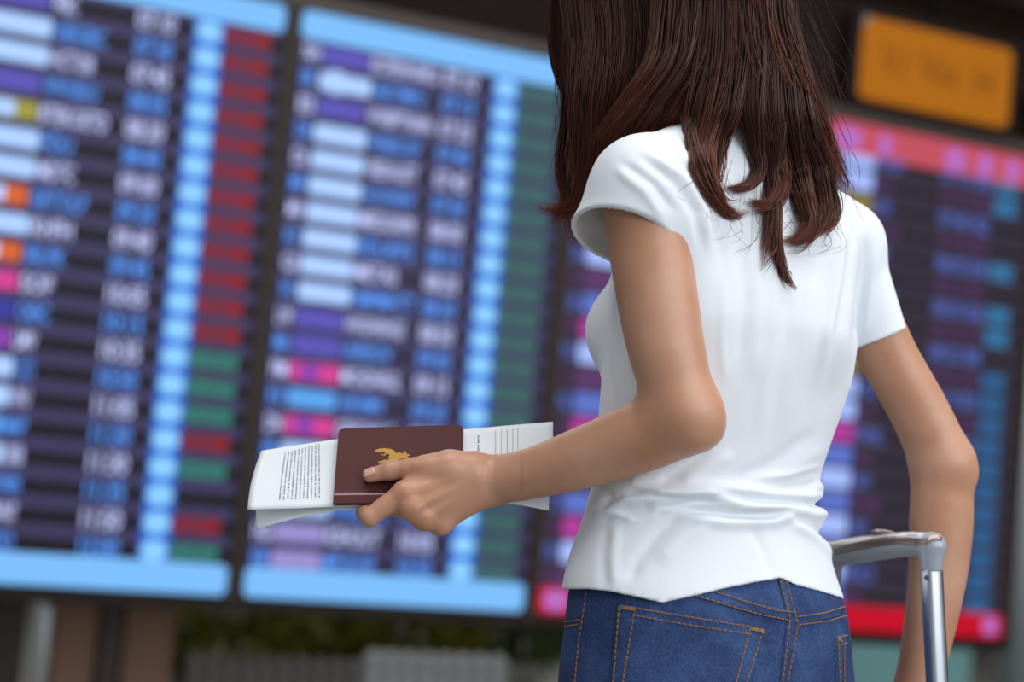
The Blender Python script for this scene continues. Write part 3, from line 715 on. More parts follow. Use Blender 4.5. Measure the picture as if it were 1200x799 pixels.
# body: one field, meshed coarse everywhere and fine on the passport hand, as one mesh
hx = Lp(610, 560, 70)[0]
far = lambda V: ~((V[:, 0] < hx-3) & (V[:, 1] < 60) & (V[:, 1] > -300))
near = lambda V: V[:, 0] < hx+3
lo_b = np.minimum.reduce([BP(-200, -60, -0.01), BP(200, 180, -0.01), Lp(400, 700, 0)])-20; hi_b = np.array([640, 680, 260.])
lo_b[2] = -330; lo_b[0] = hx-12
Vb, Fb = mesh_sdf(body_fn, lo_b, hi_b, 4.5, far)
Vh, Fh = mesh_sdf(lambda P: smin(arm_L(P), hand_L_all(P), 7), (-200, -245, -20), (hx+12, -90, 135), 1.25, near)
Vb = relax(Vb, Fb, 10); Vh = relax(Vh, Fh, 6)
body = big_mesh_obj('body', l2w(np.concatenate([Vb, Vh])), np.concatenate([Fb, Fh+len(Vb)]), skin, person)
# thumb nail
def nail(name, cpx, du, dv, nu=9, nv=7):
    pts = []
    for j in range(nv):
        for i in range(nu):
            u = -1+2*i/(nu-1); v = -1+2*j/(nv-1); sq_ = math.sqrt(max(0, 1-0.35*v*v)); pts.append((cpx[0]+du[0]*u*sq_+dv[0]*v, cpx[1]+du[1]*u*sq_+dv[1]*v))
    P = cast(th_f, pts); d, g = sdf_grad(th_f, np.nan_to_num(P)); ok = ~np.isnan(P[:, 0]); P = P+g*0.7
    F = [(j*nu+i, j*nu+i+1, (j+1)*nu+i+1, (j+1)*nu+i) for j in range(nv-1) for i in range(nu-1)]
    F = [f for f in F if all(ok[k] for k in f)]
    o = mesh_obj(name, l2w(np.nan_to_num(P)), F, mat('nail', '#d4a896', 0.22, var=0.04, coat=0.4), body, True)
    md = o.modifiers.new('thick', 'SOLIDIFY'); md.thickness = 0.0006; md.offset = -1
    return o
nail('thumbnail', (432, 553.6), (7.4, -3.0), (1.5, 3.6))
for s in (-1, 1):
    c = HP(s*36, 84, 2); MB().add(*[(lambda V, F: (l2w(V), F))(*(lambda: (
        [c+11*np.array([math.sin(a)*math.cos(b_), math.cos(a), math.sin(a)*math.sin(b_)]) for a in np.linspace(0.01, math.pi-0.01, 9) for b_ in np.linspace(0, 2*math.pi, 13)[:-1]],
        [(i*12+j, i*12+(j+1) % 12, (i+1)*12+(j+1) % 12, (i+1)*12+j) for i in range(8) for j in range(12)]))())][0]).build('eye', mat('eye_white', '#d8d2cc', 0.2), body, True)

# --- t-shirt
FOLDS = [
 (2.6, 3.5, [(745, 574), (790, 579), (840, 577), (880, 583)]), (-2.6, 3, [(752, 580), (800, 586), (850, 588)]), (2.4, 3.5, [(860, 597), (905, 594), (945, 593), (972, 597)]),
 (-2.2, 3, [(700, 592), (730, 581), (760, 577)]), (2.4, 4, [(695, 600), (722, 602), (745, 610)]), (-2.2, 3.5, [(722, 606), (750, 602), (785, 600)]), (-2.0, 3.5, [(905, 572), (940, 570), (966, 562)]),
 (2.0, 4, [(880, 560), (920, 556), (962, 545)]), (-1.8, 5, [(985, 640), (992, 672), (996, 700)]), (2.2, 5, [(975, 625), (988, 650), (1000, 690)]), (-1.6, 6, [(880, 615), (895, 645), (902, 676)]),
 (1.2, 7, [(910, 300), (905, 400), (890, 500)]), (-1.2, 6, [(925, 290), (922, 400), (902, 510)]), (1.2, 6, [(850, 320), (846, 400), (850, 450)]),  # (amplitude, width, pixel polyline); + ridge, - crease
 (6.0, 8, [(705, 606), (735, 588), (775, 582), (825, 581), (868, 592), (915, 597), (975, 603)]),
 (5.0, 7, [(725, 575), (745, 568), (775, 574), (835, 570), (900, 579), (950, 582), (972, 577)]),
 (-4.5, 4, [(790, 594), (830, 599), (862, 603), (900, 603), (922, 598)]), (-4.5, 4, [(838, 576), (890, 587), (930, 590), (972, 590)]),
 (-3.5, 4, [(770, 596), (812, 588), (838, 584)]), (-3.5, 5, [(700, 612), (735, 597), (768, 592)]), (3.5, 6, [(800, 606), (850, 613), (905, 612), (945, 600)]),
 (-3.0, 5, [(918, 600), (950, 613), (978, 632)]), (3.0, 7, [(925, 610), (955, 628), (985, 655)]), (-3.0, 6, [(955, 612), (980, 640), (995, 672)]),
 (-1.6, 7, [(712, 612), (706, 650), (709, 690)]), (1.8, 7, [(722, 616), (719, 650), (720, 690)]), (-2.5, 8, [(800, 603), (775, 622), (748, 655), (735, 685)]),
 (2.5, 10, [(830, 612), (800, 630), (770, 660)]), (-2.5, 7, [(835, 525), (798, 552), (772, 566)]), (2.5, 8, [(860, 530), (825, 552), (795, 566)]),
 (-2.0, 8, [(955, 505), (905, 542), (850, 566)]), (2.0, 9, [(970, 520), (920, 556), (870, 572)]), (-2.5, 5, [(700, 560), (715, 580), (705, 598)]),
 (-2.4, 6, [(748, 182), (790, 212), (815, 248), (822, 292)]), (2.4, 6, [(758, 178), (802, 208), (826, 246), (832, 296)]), (-2.2, 6, [(772, 172), (815, 203), (838, 245), (845, 310)]),
 (2.2, 7, [(785, 168), (828, 205), (850, 250), (855, 320)]), (-1.8, 5, [(728, 190), (765, 215), (792, 250)]), (1.8, 6, [(720, 196), (755, 225), (780, 262)]),
 (-2.2, 6, [(1002, 250), (992, 330), (976, 430), (958, 520)]), (2.0, 6, [(992, 262), (982, 335), (964, 430)]), (-2.2, 5, [(1018, 275), (1010, 340), (1000, 410)]),
 (2.0, 6, [(1027, 290), (1020, 350), (1012, 395)]), (-1.6, 7, [(972, 300), (962, 400), (940, 520)]), (1.6, 8, [(955, 310), (942, 400), (915, 515)]),
 (-1.4, 8, [(868, 275), (872, 350), (866, 440)]), (1.2, 9, [(885, 280), (890, 360), (884, 450)]), (-1.5, 5, [(715, 330), (712, 400), (716, 470)]), (1.5, 5, [(722, 330), (720, 400), (724, 470)]),
 (-1.5, 5, [(732, 340), (738, 400), (745, 455)]), (4.0, 7, [(950, 566), (966, 571), (984, 571)]), (-4.0, 5, [(945, 592), (966, 591), (985, 590)]), (3.5, 6, [(948, 604), (970, 603), (988, 603)])]
def fold_disp(P):
    px, py = proj(P); Q = np.stack([px, py], 1); out = np.zeros(len(P))
    for amp, w, pl in FOLDS:
        best = np.full(len(P), 1e9); T = np.zeros(len(P)); n = len(pl)-1
        for i in range(n):
            a = np.array(pl[i], float); b = np.array(pl[i+1], float); ab = b-a
            t = np.clip(((Q-a)@ab)/(ab@ab), 0, 1); d = np.hypot(*(Q-a-t[:, None]*ab).T)
            m = d < best; best = np.where(m, d, best); T = np.where(m, (i+t)/n, T)
        out += 1.35*amp*np.exp(-(best/w)**2)*np.clip(np.minimum(T, 1-T)*5+0.15, 0, 1)
    return out
lo_s = np.array([40, -345, -260.]); hi_s = np.array([540, 270, 235.])
Vs, Fs_ = mesh_sdf(shirt_fn, lo_s, hi_s, 2.4)
Vs = relax(Vs, Fs_, 3)
_, gs = sdf_grad(shirt_solid, Vs, 2.0)
vis = np.clip((Vs[:, 2]+150)/60, 0, 1)
Vs = Vs+gs*(fold_disp(Vs)*vis)[:, None]
def cloth_material():
    m = bpy.data.materials.new('white_cotton'); m.use_nodes = True; nt = m.node_tree; N = nt.nodes; L = nt.links; b = N['Principled BSDF']
    b.inputs['Base Color'].default_value = rgb('#e6ebf2'); b.inputs['Roughness'].default_value = 0.85; b.inputs['Specular IOR Level'].default_value = 0.15
    b.inputs['Sheen Weight'].default_value = 0.15
    tc = N.new('ShaderNodeTexCoord'); mp = N.new('ShaderNodeMapping'); mp.inputs['Scale'].default_value = (18, 18, 4.5); L.new(tc.outputs['Object'], mp.inputs['Vector'])
    n1 = N.new('ShaderNodeTexNoise'); n1.inputs['Scale'].default_value = 1; n1.inputs['Detail'].default_value = 4; L.new(mp.outputs[0], n1.inputs['Vector'])
    n2 = N.new('ShaderNodeTexNoise'); n2.inputs['Scale'].default_value = 900; L.new(tc.outputs['Object'], n2.inputs['Vector'])
    b1 = N.new('ShaderNodeBump'); b1.inputs['Strength'].default_value = 0.32; b1.inputs['Distance'].default_value = 0.006; L.new(n1.outputs['Fac'], b1.inputs['Height'])
    b2 = N.new('ShaderNodeBump'); b2.inputs['Strength'].default_value = 0.2; b2.inputs['Distance'].default_value = 0.0006; L.new(n2.outputs['Fac'], b2.inputs['Height'])
    L.new(b1.outputs[0], b2.inputs['Normal']); L.new(b2.outputs[0], b.inputs['Normal'])
    return m
tshirt = big_mesh_obj('t_shirt', l2w(Vs), Fs_, cloth_material(), person); tshirt['label'] = 'white cotton t-shirt'

# --- jeans
def denim_material():
    m = bpy.data.materials.new('denim'); m.use_nodes = True; nt = m.node_tree; N = nt.nodes; L = nt.links; b = N['Principled BSDF']
    b.inputs['Roughness'].default_value = 0.85; b.inputs['Specular IOR Level'].default_value = 0.2
    tc = N.new('ShaderNodeTexCoord')
    n1 = N.new('ShaderNodeTexNoise'); n1.inputs['Scale'].default_value = 22; n1.inputs['Detail'].default_value = 6; n1.inputs['Roughness'].default_value = 0.65; L.new(tc.outputs['Object'], n1.inputs['Vector'])
    mp = N.new('ShaderNodeMapping'); mp.inputs['Scale'].default_value = (900, 900, 420); mp.inputs['Rotation'].default_value = (0.4, 0.3, 0); L.new(tc.outputs['Object'], mp.inputs['Vector'])
    n2 = N.new('ShaderNodeTexNoise'); n2.inputs['Scale'].default_value = 1; n2.inputs['Detail'].default_value = 3; L.new(mp.outputs[0], n2.inputs['Vector'])
    ad = N.new('ShaderNodeMath'); ad.operation = 'MULTIPLY_ADD'; ad.inputs[1].default_value = 0.55; L.new(n2.outputs['Fac'], ad.inputs[0])
    sc = N.new('ShaderNodeMath'); sc.operation = 'MULTIPLY'; sc.inputs[1].default_value = 0.5; L.new(n1.outputs['Fac'], sc.inputs[0]); L.new(sc.outputs[0], ad.inputs[2])
    cr = N.new('ShaderNodeValToRGB'); e = cr.color_ramp.elements; e[0].position = 0.36; e[1].position = 0.68
    e[0].color = rgb('#233050'); e[1].color = rgb('#405c8a'); k = cr.color_ramp.elements.new(0.5); k.color = rgb('#2d4069')
    L.new(ad.outputs[0], cr.inputs['Fac']); L.new(cr.outputs[0], b.inputs['Base Color'])
    bp = N.new('ShaderNodeBump'); bp.inputs['Strength'].default_value = 0.35; bp.inputs['Distance'].default_value = 0.001; L.new(n2.outputs['Fac'], bp.inputs['Height']); L.new(bp.outputs[0], b.inputs['Normal'])
    return m
denim = denim_material()
lo_j = np.array([-60, -1310, -330.]); hi_j = np.array([440, -240, 220.])
Vj, Fj = mesh_sdf(jeans_fn, lo_j, hi_j, 3.8)
jeans = big_mesh_obj('jeans', l2w(Vj), Fj, denim, person); jeans['label'] = 'blue denim jeans with orange stitching'
thread = mat('orange_thread', '#8a6340', 0.7, var=0.15, scale=300)
def resample(pl, step):
    pl = np.array(pl, float); seg = np.hypot(*(pl[1:]-pl[:-1]).T); s = np.concatenate([[0], np.cumsum(seg)]); n = max(2, int(s[-1]/step))
    t = np.linspace(0, s[-1], n); return np.stack([np.interp(t, s, pl[:, i]) for i in (0, 1)], 1)
def on_jeans(pl, off):
    P = cast(jeans_solid, pl); ok = ~np.isnan(P[:, 0]); P = P[ok]
    d, g = sdf_grad(jeans_solid, P, 1.5); return P+g*off, g
def stitch(pl, off=0.8, w=0.75, dash=5.5, gap=1.0, parent=None):
    P, g = on_jeans(resample(pl, 1.1), off)
    if len(P) < 4: return
    s = np.concatenate([[0], np.cumsum(np.linalg.norm(P[1:]-P[:-1], axis=1))]); V = []; F = []; t = 0
    while t < s[-1]-2:
        a = [np.array([np.interp(v, s, P[:, i]) for i in range(3)]) for v in (t, min(t+dash, s[-1]))]
        gg = np.array([np.interp(t, s, g[:, i]) for i in range(3)]); d = a[1]-a[0]; d = d/(np.linalg.norm(d)+1e-9); sd = np.cross(d, gg); n = len(V)
        for k, e in ((0, -0.7), (1, -0.7)): V += [a[k]+sd*w-gg*0.6, a[k]-sd*w-gg*0.6]
        mid = (a[0]+a[1])/2+gg*0.7; V += [mid+sd*w*0.8+d*-dash*.25, mid-sd*w*0.8+d*-dash*.25, mid+sd*w*0.8+d*dash*.25, mid-sd*w*0.8+d*dash*.25]
        for q in ((0, 1, 5, 4), (4, 5, 7, 6), (6, 7, 3, 2), (0, 4, 6, 2), (1, 3, 7, 5)): F.append(tuple(n+i for i in q))
        t += dash+gap
    o = mesh_obj('stitching', l2w(V), F, thread, parent or jeans); o['kind'] = 'stuff'; return o
def patch(name, poly, off, nu=26, nv=22):
    """quad patch (TL, TR, BR, BL pixels) laid on the jeans, raised by off"""
    TL, TR, BR, BL = [np.array(p, float) for p in poly]; pts = []
    for j in range(nv+1):
        for i in range(nu+1):
            u = i/nu; v = j/nv; pts.append((TL*(1-u)+TR*u)*(1-v)+(BL*(1-u)+BR*u)*v)
    P = cast(jeans_solid, pts); ok = ~np.isnan(P[:, 0]); P = np.nan_to_num(P); d, g = sdf_grad(jeans_solid, P, 1.5)
    V = list(P+g*off); n = len(V); V += list(P-g*1.5)
    I = lambda i, j: j*(nu+1)+i
    F = [(I(i, j), I(i, j+1), I(i+1, j+1), I(i+1, j)) for j in range(nv) for i in range(nu)]
    F = [f for f in F if all(ok[k] for k in f)]
    ed = [I(i, 0) for i in range(nu+1)]+[I(nu, j) for j in range(1, nv+1)]+[I(i, nv) for i in range(nu-1, -1, -1)]+[I(0, j) for j in range(nv-1, 0, -1)]
    for k in range(len(ed)):
        a, b = ed[k], ed[(k+1) % len(ed)]
        if ok[a] and ok[b]: F.append((a, b, b+n, a+n))
    return mesh_obj(name, l2w(V), F, denim, jeans, True)
patch('back_pocket', [(725, 708), (894, 737), (868, 850), (712, 846)], 3.0)
patch('back_pocket', [(977, 745), (991, 742), (989, 825), (979, 828)], 2.4, 6, 16)
patch('centre_seam', [(911, 676), (920, 675), (934, 722), (922, 726)], 1.8, 4, 12); patch('centre_seam', [(922, 724), (934, 722), (920, 815), (911, 815)], 1.8, 4, 16)
patch('yoke_seam', [(822, 690), (932, 718), (922, 728), (806, 698)], 1.6, 20, 4); patch('yoke_seam', [(932, 722), (986, 711.5), (986, 722.5), (933, 733)], 1.6, 12, 4)
SO = 2.6
for pl in ([(831, 692), (874, 706), (908, 715.5), (931, 718)], [(812, 697.6), (856, 711), (896, 721.7), (921, 726)], [(934, 722.6), (964, 718.6), (988, 711.3)], [(934, 732), (967, 728), (989, 721.5)],
           [(912, 680), (919, 706), (924, 724), (922, 742), (915, 799)], [(919, 680), (928, 712), (933, 731), (928, 762), (921, 800)],
           [(688, 692), (678.5, 752), (674, 800)], [(661, 729), (680, 726)], [(662, 734), (680, 731)]): stitch(pl, SO if pl[0][0] > 700 else 0.8)
for pl in ([(727, 710), (746, 713), (876, 734), (893, 738)], [(744, 721), (806, 732), (878, 743)], [(727, 711), (720, 800)], [(745, 712), (731, 800)], [(892, 738), (872, 802)], [(877, 735), (860, 802)],
           [(978, 747), (990, 744.5)], [(979, 755.6), (990, 753.4)], [(978.6, 750), (981, 800)], [(986, 755), (986, 800)]): stitch(pl, 3.8)
for pl in ([(729, 712), (744, 714)], [(878, 736), (891, 740)], [(979, 748), (984, 754)]): stitch(pl, 4.2, 2.2, 12, 0.2)
rp, rg = on_jeans([(679.5, 722)], 1.0)
if len(rp):
    a = np.cross(rg[0], [0, 1, 0]); a /= np.linalg.norm(a); b_ = np.cross(a, rg[0]); V = [rp[0]+rg[0]*1.6]+[rp[0]+3.2*(math.cos(t)*a+math.sin(t)*b_) for t in np.linspace(0, 6.283, 13)[:-1]]
    mesh_obj('rivet', l2w(V), [(0, i+1, (i+1) % 12+1) for i in range(12)], mat('copper_rivet', '#5a3f2c', 0.35, metal=0.8), jeans, True)
# --- shoes
for s in (-1, 1):
    sf = union([cone(BP(s*78, -18, 0.06), BP(s*80, 66, 0.045), 40, 34), cone(BP(s*80, 66, 0.045), BP(s*84, 124, 0.032), 34, 26), cone(BP(s*78, -14, 0.12), BP(s*78, -14, 0.07), 44, 42)], [14, 14])
    fl = float(BP(0, 0, 0.0)@UPL)
    def shf(P, sf=sf): return np.maximum(np.maximum(sf(P), fl-P@UPL.astype(F32)), P@UPL.astype(F32)-float(BP(0, 0, 0.125)@UPL))
    c = BP(s*80, 50, 0.06); V, F = mesh_sdf(shf, c-190, c+190, 4.0)
    big_mesh_obj('shoe', l2w(V), F, mat('white_sneaker', '#d9d9d6', 0.6), person)
# ------------------------------------------------------------------ passport and papers in the left hand
def zp(py): return 41+(py-548)*0.577                      # the passport's plane leans back from us
NP = np.array([0, 0.5, 0.866])
def bil(c, u, v):
    """u to the right, v downwards; c = TL, TR, BR, BL pixels"""
    TL, TR, BR, BL = [np.array(p, float) for p in c]; q = (TL*(1-u)+TR*u)*(1-v)+(BL*(1-u)+BR*u)*v
    return q
PC = ((397, 502), (543, 497.5), (541, 588.5), (390, 590.5))
def pass_pt(u, v, depth=0.0):
    q = bil(PC, u, v); return Lp(q[0], q[1], zp(q[1]))-NP*depth
def round_rect(inset=0.0, ru=0.045, rv=0.064, n=6):
    o = []; iu = inset; iv = inset*1.42
    for cu, cv, a0 in ((1-ru-iu, ru*0+rv+iv, -90), (1-ru-iu, 1-rv*0.25-iv, 0), (ru+iu, 1-rv*0.25-iv, 90), (ru+iu, rv+iv, 180)):
        for k in range(n+1):
            a = math.radians(a0+90*k/n); sv = rv if cv < 0.5 else rv*0.25; o.append((cu+ru*math.cos(a), cv+sv*math.sin(a)))
    return o
def plate(name, outline, d0, d1, m, parent, fn=pass_pt):
    """flat rounded plate between depths d0 (front) and d1 (back)"""
    n = len(outline); V = [fn(u, v, d0) for u, v in outline]+[fn(u, v, d1) for u, v in outline]
    F = [tuple(range(n)), tuple(range(2*n-1, n-1, -1))]+[(i, (i+n), (i+1) % n+n, (i+1) % n) for i in range(n)]
    return mesh_obj(name, l2w(V), F, m, parent)
pb = l2w(pass_pt(0.5, 1.0))[0]
passport = thing('passport', pb, 'maroon passport with a gold emblem held under the thumb', 'passport')
maroon = mat('maroon_leatherette', '#4d201f', 0.5, var=0.06, scale=60, bump=0.12, bscale=1500, spec=0.3)
cov = plate('front_cover', round_rect(), 0, 1.0, maroon, passport)
plate('pages', round_rect(0.006), 1.0, 3.4, mat('passport_pages', '#d9d6d8', 0.8), passport)
plate('back_cover', round_rect(-0.004), 3.4, 4.4, mat('pale_cover_lining', '#cfc6cf', 0.7), passport)
# rounded fold along the lower edge
V = []; F = []; nx = 24; na = 7
for i in range(nx+1):
    u = 0.01+0.98*i/nx
    for k in range(na):
        a = math.pi*(k/(na-1)); d = 2.2-2.4*math.cos(a); v = 0.985+0.024*math.sin(a); V.append(pass_pt(u, v, d-0.25))
for i in range(nx):
    for k in range(na-1): F.append((i*na+k, i*na+k+1, (i+1)*na+k+1, (i+1)*na+k))
mesh_obj('spine', l2w(V), F, maroon, passport, True)
# pressed groove beside the spine catches the light
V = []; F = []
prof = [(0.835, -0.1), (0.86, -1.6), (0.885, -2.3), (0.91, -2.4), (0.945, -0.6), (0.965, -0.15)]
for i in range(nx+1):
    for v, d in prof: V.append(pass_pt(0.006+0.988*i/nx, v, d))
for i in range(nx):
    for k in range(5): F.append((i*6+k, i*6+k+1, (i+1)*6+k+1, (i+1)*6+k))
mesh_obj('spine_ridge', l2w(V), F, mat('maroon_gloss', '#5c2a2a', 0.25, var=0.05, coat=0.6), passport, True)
gold = mat('gold_foil', '#a5803c', 0.4, metal=0.7, var=0.3, scale=400)
def flat_shape(name, pts, parent):
    V = [Lp(380+x/5, 480+y/5, zp(480+y/5))+NP*0.5 for x, y in pts]+[Lp(380+x/5, 480+y/5, zp(480+y/5))-NP*0.3 for x, y in pts]; n = len(pts)
    F = [tuple(range(n))]+[(i, i+n, (i+1) % n+n, (i+1) % n) for i in range(n)]
    bm = bmesh.new(); vs = [bm.verts.new(v) for v in V]; fs = [bm.faces.new([vs[i] for i in f]) for f in F]; bmesh.ops.triangulate(bm, faces=fs[:1]); bm.verts.index_update()
    o = mesh_obj(name, l2w([v.co[:] for v in bm.verts]), [[v.index for v in f.verts] for f in bm.faces], gold, parent); bm.free(); return o
emb = flat_shape('emblem', [(300, 237), (320, 230), (345, 226), (370, 227), (395, 233), (412, 243), (424, 256), (436, 252), (450, 254), (460, 262), (464, 248), (474, 244), (483, 249), (482, 260), (496, 262), (500, 270),
            (488, 274), (492, 284), (478, 286), (462, 282), (448, 292), (420, 296), (396, 296), (372, 292), (380, 284), (374, 276), (384, 268), (376, 258), (364, 262), (352, 270), (340, 271), (350, 262), (360, 254), (352, 248), (336, 246), (318, 250), (302, 247)], cov)
for pts in ([(316, 306), (336, 300), (352, 294), (368, 292), (362, 302), (344, 310), (326, 316), (314, 315)], [(372, 300), (410, 300), (450, 300), (440, 330), (410, 345), (380, 330)], [(330, 262), (342, 257), (340, 264), (332, 268)]):
    flat_shape('emblem_feather', pts, emb)

paper_m = mat('white_paper', '#e8eef2', 0.75, var=0.015, scale=40); ink = mat('black_ink', '#7b7f88', 0.8)
def sheet_fn(T, B, zt, zb):
    T = np.array(T, float); B = np.array(B, float); nT = np.linspace(0, 1, len(T)); nB = np.linspace(0, 1, len(B))
    def f(u, v, lift=0.0):
        t = np.array([np.interp(u, nT, T[:, 0]), np.interp(u, nT, T[:, 1]), np.interp(u, np.linspace(0, 1, len(zt)), zt)])
        b = np.array([np.interp(u, nB, B[:, 0]), np.interp(u, nB, B[:, 1]), np.interp(u, np.linspace(0, 1, len(zb)), zb)])
        bow = math.sin(math.pi*v)
        pt = t*(1-v)+b*v; pt[0] -= 3.0*bow*max(0, 1-u*6); k = pt[2]+lift+3*bow*max(0, 1-u*4)
        return Lp(pt[0], pt[1], k)
    return f
def sheet(name, f, label, group=None, nu=48, nv=14):
    V = [f(i/nu, j/nv) for j in range(nv+1) for i in range(nu+1)]
    F = [(j*(nu+1)+i, (j+1)*(nu+1)+i, (j+1)*(nu+1)+i+1, j*(nu+1)+i+1) for j in range(nv) for i in range(nu)]
    o = mesh_obj(name, l2w(V), F, paper_m, None, True); md = o.modifiers.new('thick', 'SOLIDIFY'); md.thickness = 0.0004; md.offset = -1
    return tag(o, label, 'paper', group)
lin = lambda a, b, n: list(np.linspace(a, b, n))
topL = [(306, 528), (350, 521), (395, 514.5), (470, 508.5), (545, 503), (600, 498), (648, 494)]
botL = [(290, 597), (345, 595.5), (400, 593.2), (470, 592), (545, 590), (600, 584), (648, 577)]
f1 = sheet_fn(topL, botL, [-4, 4, 12, 9, 6, 3, 0], [52, 58, 60, 59, 57, 55, 52])
s1 = sheet('printed_sheet', f1, 'printed white sheet directly behind the maroon passport')
topM = [(312, 540), (400, 530), (470, 520), (545, 515), (646, 510)]
botM = [(299, 620), (322, 613.5), (348, 606.5), (396, 597.5), (470, 591.5), (545, 587), (585, 588.5), (612, 592), (643, 598)]
f2 = sheet_fn(topM, botM, [-12, -2, 0, -4, -10], [34, 42, 46, 48, 50, 48, 46, 44, 42])
s2 = sheet('folded_sheet', f2, 'plain white sheet sagging out below the printed sheet')
def marks(f, u_of, n, v0, v1, du, dash, seed, name='printed_text', parent=None):
    r = np.random.default_rng(seed); V = []; F = []
    for k in range(n):
        u = u_of(k); v = v0[k] if hasattr(v0, '__len__') else v0
        while v < v1:
            w = r.uniform(0.25, 0.9)*dash if dash < 0.5 else v1-v
            k0 = len(V); a = r.uniform(0.65, 1.0)*du
            for uu, vv in ((u, v), (u+a, v), (u+a, min(v+w, v1)), (u, min(v+w, v1))): V.append(f(uu, vv, 0.7))
            F.append((k0, k0+3, k0+2, k0+1)); v += w+dash*(0.35 if r.random() < 0.82 else 1.2)
    o = mesh_obj(name, l2w(V), F, ink, parent); o['kind'] = 'stuff'; return o
u_at = lambda px: (px-298)/350
marks(f1, lambda k: u_at(336.5+k*5.0)+0.0, 11, [0.03+0.02*(10-k)*0.35 for k in range(11)], 0.86, 0.0052, 0.022, 3, parent=s1)
marks(f1, lambda k: u_at(547), 1, 0.10, 0.55, 0.006, 0.022, 5, parent=s1)
marks(f1, lambda k: u_at(569+k*7.2), 5, 0.05, 0.60, 0.0016, 1.0, 6, 'ruled_line', parent=s1)

# ------------------------------------------------------------------ suitcase with its pulled-out handle
sc_w = lambda P: l2w(P)
pr_t = Lp(1091.5, 667, -22); pr_b = Lp(1098.2, 799, -10)            # right pole, two points
pd = pr_b-pr_t; pd /= np.linalg.norm(pd)                            # pole direction, downwards
pl_t = Lp(972, 678, -190)
axw = pr_t-pl_t; axw -= pd*axw.dot(pd); wid = np.linalg.norm(axw); axw /= wid     # across the handle
axn = np.cross(pd, axw)                                             # thickness direction of the case
hr_ = float(height(pr_t)); drop = float(-(ez@pd)*U_)                # metres of height lost per unit along the pole
Lpole = (hr_-0.56)/drop                                             # poles run down into the case
Lfloor = hr_/drop
suit = thing('suitcase', l2w(pr_t+pd*Lfloor-axw*wid/2)[0], 'suitcase with a pulled-out silver telescopic handle beside the person', 'suitcase')
alu = mat('brushed_aluminium', '#ccd1d8', 0.34, metal=1.0, var=0.04, scale=90)
grey_pl = mat('grey_plastic', '#9ca3ad', 0.3, var=0.04, coat=0.35); bronze = mat('bronze_inlay', '#8a7874', 0.25, metal=0.5, var=0.06, coat=0.3)
for t in (pr_t, pl_t):
    n = 20; rings = []
    Vp = []; Fp = []
    for k in range(2):
        c = t+pd*(-6 if k == 0 else Lpole)
        for i in range(n):
            a = 2*math.pi*i/n; rx = 12.6; rn = 9.5
            Vp.append(c+axw*math.copysign(abs(math.cos(a))**0.7, math.cos(a))*rx*0.86+axn*math.copysign(abs(math.sin(a))**0.7, math.sin(a))*rn*1.35)
    Fp = [(i, (i+1) % n, (i+1) % n+n, i+n) for i in range(n)]
    pole = mesh_obj('pole', l2w(Vp), Fp, alu, suit, True)
    if t is pr_t:
        toC = np.array([-0.28, 0, 1.0]); toC /= np.linalg.norm(toC)
        sc = Lp(1086, 677, -6)+np.array([0, 0, 0.0]); a1 = np.cross(toC, [0, 1, 0]); a1 /= np.linalg.norm(a1); b1 = np.cross(a1, toC)
        Vs_ = [sc+toC*1.2+3.0*(math.cos(q)*a1+math.sin(q)*b1) for q in np.linspace(0, 6.283, 17)[:-1]]+[sc-toC*4+3.0*(math.cos(q)*a1+math.sin(q)*b1) for q in np.linspace(0, 6.283, 17)[:-1]]
        mesh_obj('screw', l2w(Vs_), [tuple(range(16))]+[(i, i+16, (i+1) % 16+16, (i+1) % 16) for i in range(16)], mat('screw_steel', '#8d9097', 0.3, metal=1.0), pole)
# grip: bar with two rounded shoulders running into the poles
gp = [Lp(1091, 638, -26), Lp(1062, 637.5, -68), Lp(1030, 641, -120), Lp(1000, 645, -160), Lp(970, 651, -192)]
gr = [16, 16.5, 17.5, 18, 18]
flat_ax = axn
grip_f = union([limb(gp, gr, 12, (UPL, 0.92)), limb([Lp(1092.5, 642, -24), Lp(1091.8, 655, -22), Lp(1091.6, 670, -22)], [16, 14, 13], 6), limb([Lp(970, 652, -192), Lp(972, 664, -190), Lp(972, 684, -190)], [17, 15, 14], 6)], [7, 8])
cut_r = pr_t+pd*2; cut_l = pl_t+pd*2; cx0 = ((pr_t+pl_t)/2).astype(F32)
def grip_fn(P):
    d = grip_f(P); e = np.minimum(0, 0)
    c = np.where((P-cx0)@axw.astype(F32) > 0, (P-cut_r.astype(F32))@pd.astype(F32), (P-cut_l.astype(F32))@pd.astype(F32))
    return np.maximum(d, c)
gl = np.array([365, -330, -240.]); gh = np.array([545, -200, 20.])
Vg, Fg = mesh_sdf(grip_fn, gl, gh, 1.7)
grip = big_mesh_obj('grip', l2w(Vg), Fg, grey_pl, suit)
def ribbon(name, pl, half, m, off, parent, fn=grip_f, thick=True):
    """strip laid on the grip along a pixel polyline, tapering at its ends"""
    pl = resample(pl, 2.0); n = len(pl); pts = []; tg = np.gradient(pl, axis=0); tg /= np.linalg.norm(tg, axis=1)[:, None]
    hw = np.interp(np.linspace(0, 1, n), np.linspace(0, 1, len(half)), half)
    m5 = 5
    for i in range(n):
        nn = np.array([-tg[i, 1], tg[i, 0]])
        for k in range(m5): pts.append(pl[i]+nn*hw[i]*(-1+2*k/(m5-1)))
    P = cast(fn, pts, 60); ok = ~np.isnan(P[:, 0]); P = np.nan_to_num(P); d, g = sdf_grad(fn, P, 1.0); P = P+g*off
    F = [(i*m5+k, i*m5+k+1, (i+1)*m5+k+1, (i+1)*m5+k) for i in range(n-1) for k in range(m5-1)]; F = [f for f in F if all(ok[j] for j in f)]
    return mesh_obj(name, l2w(P), F, m, parent, True)
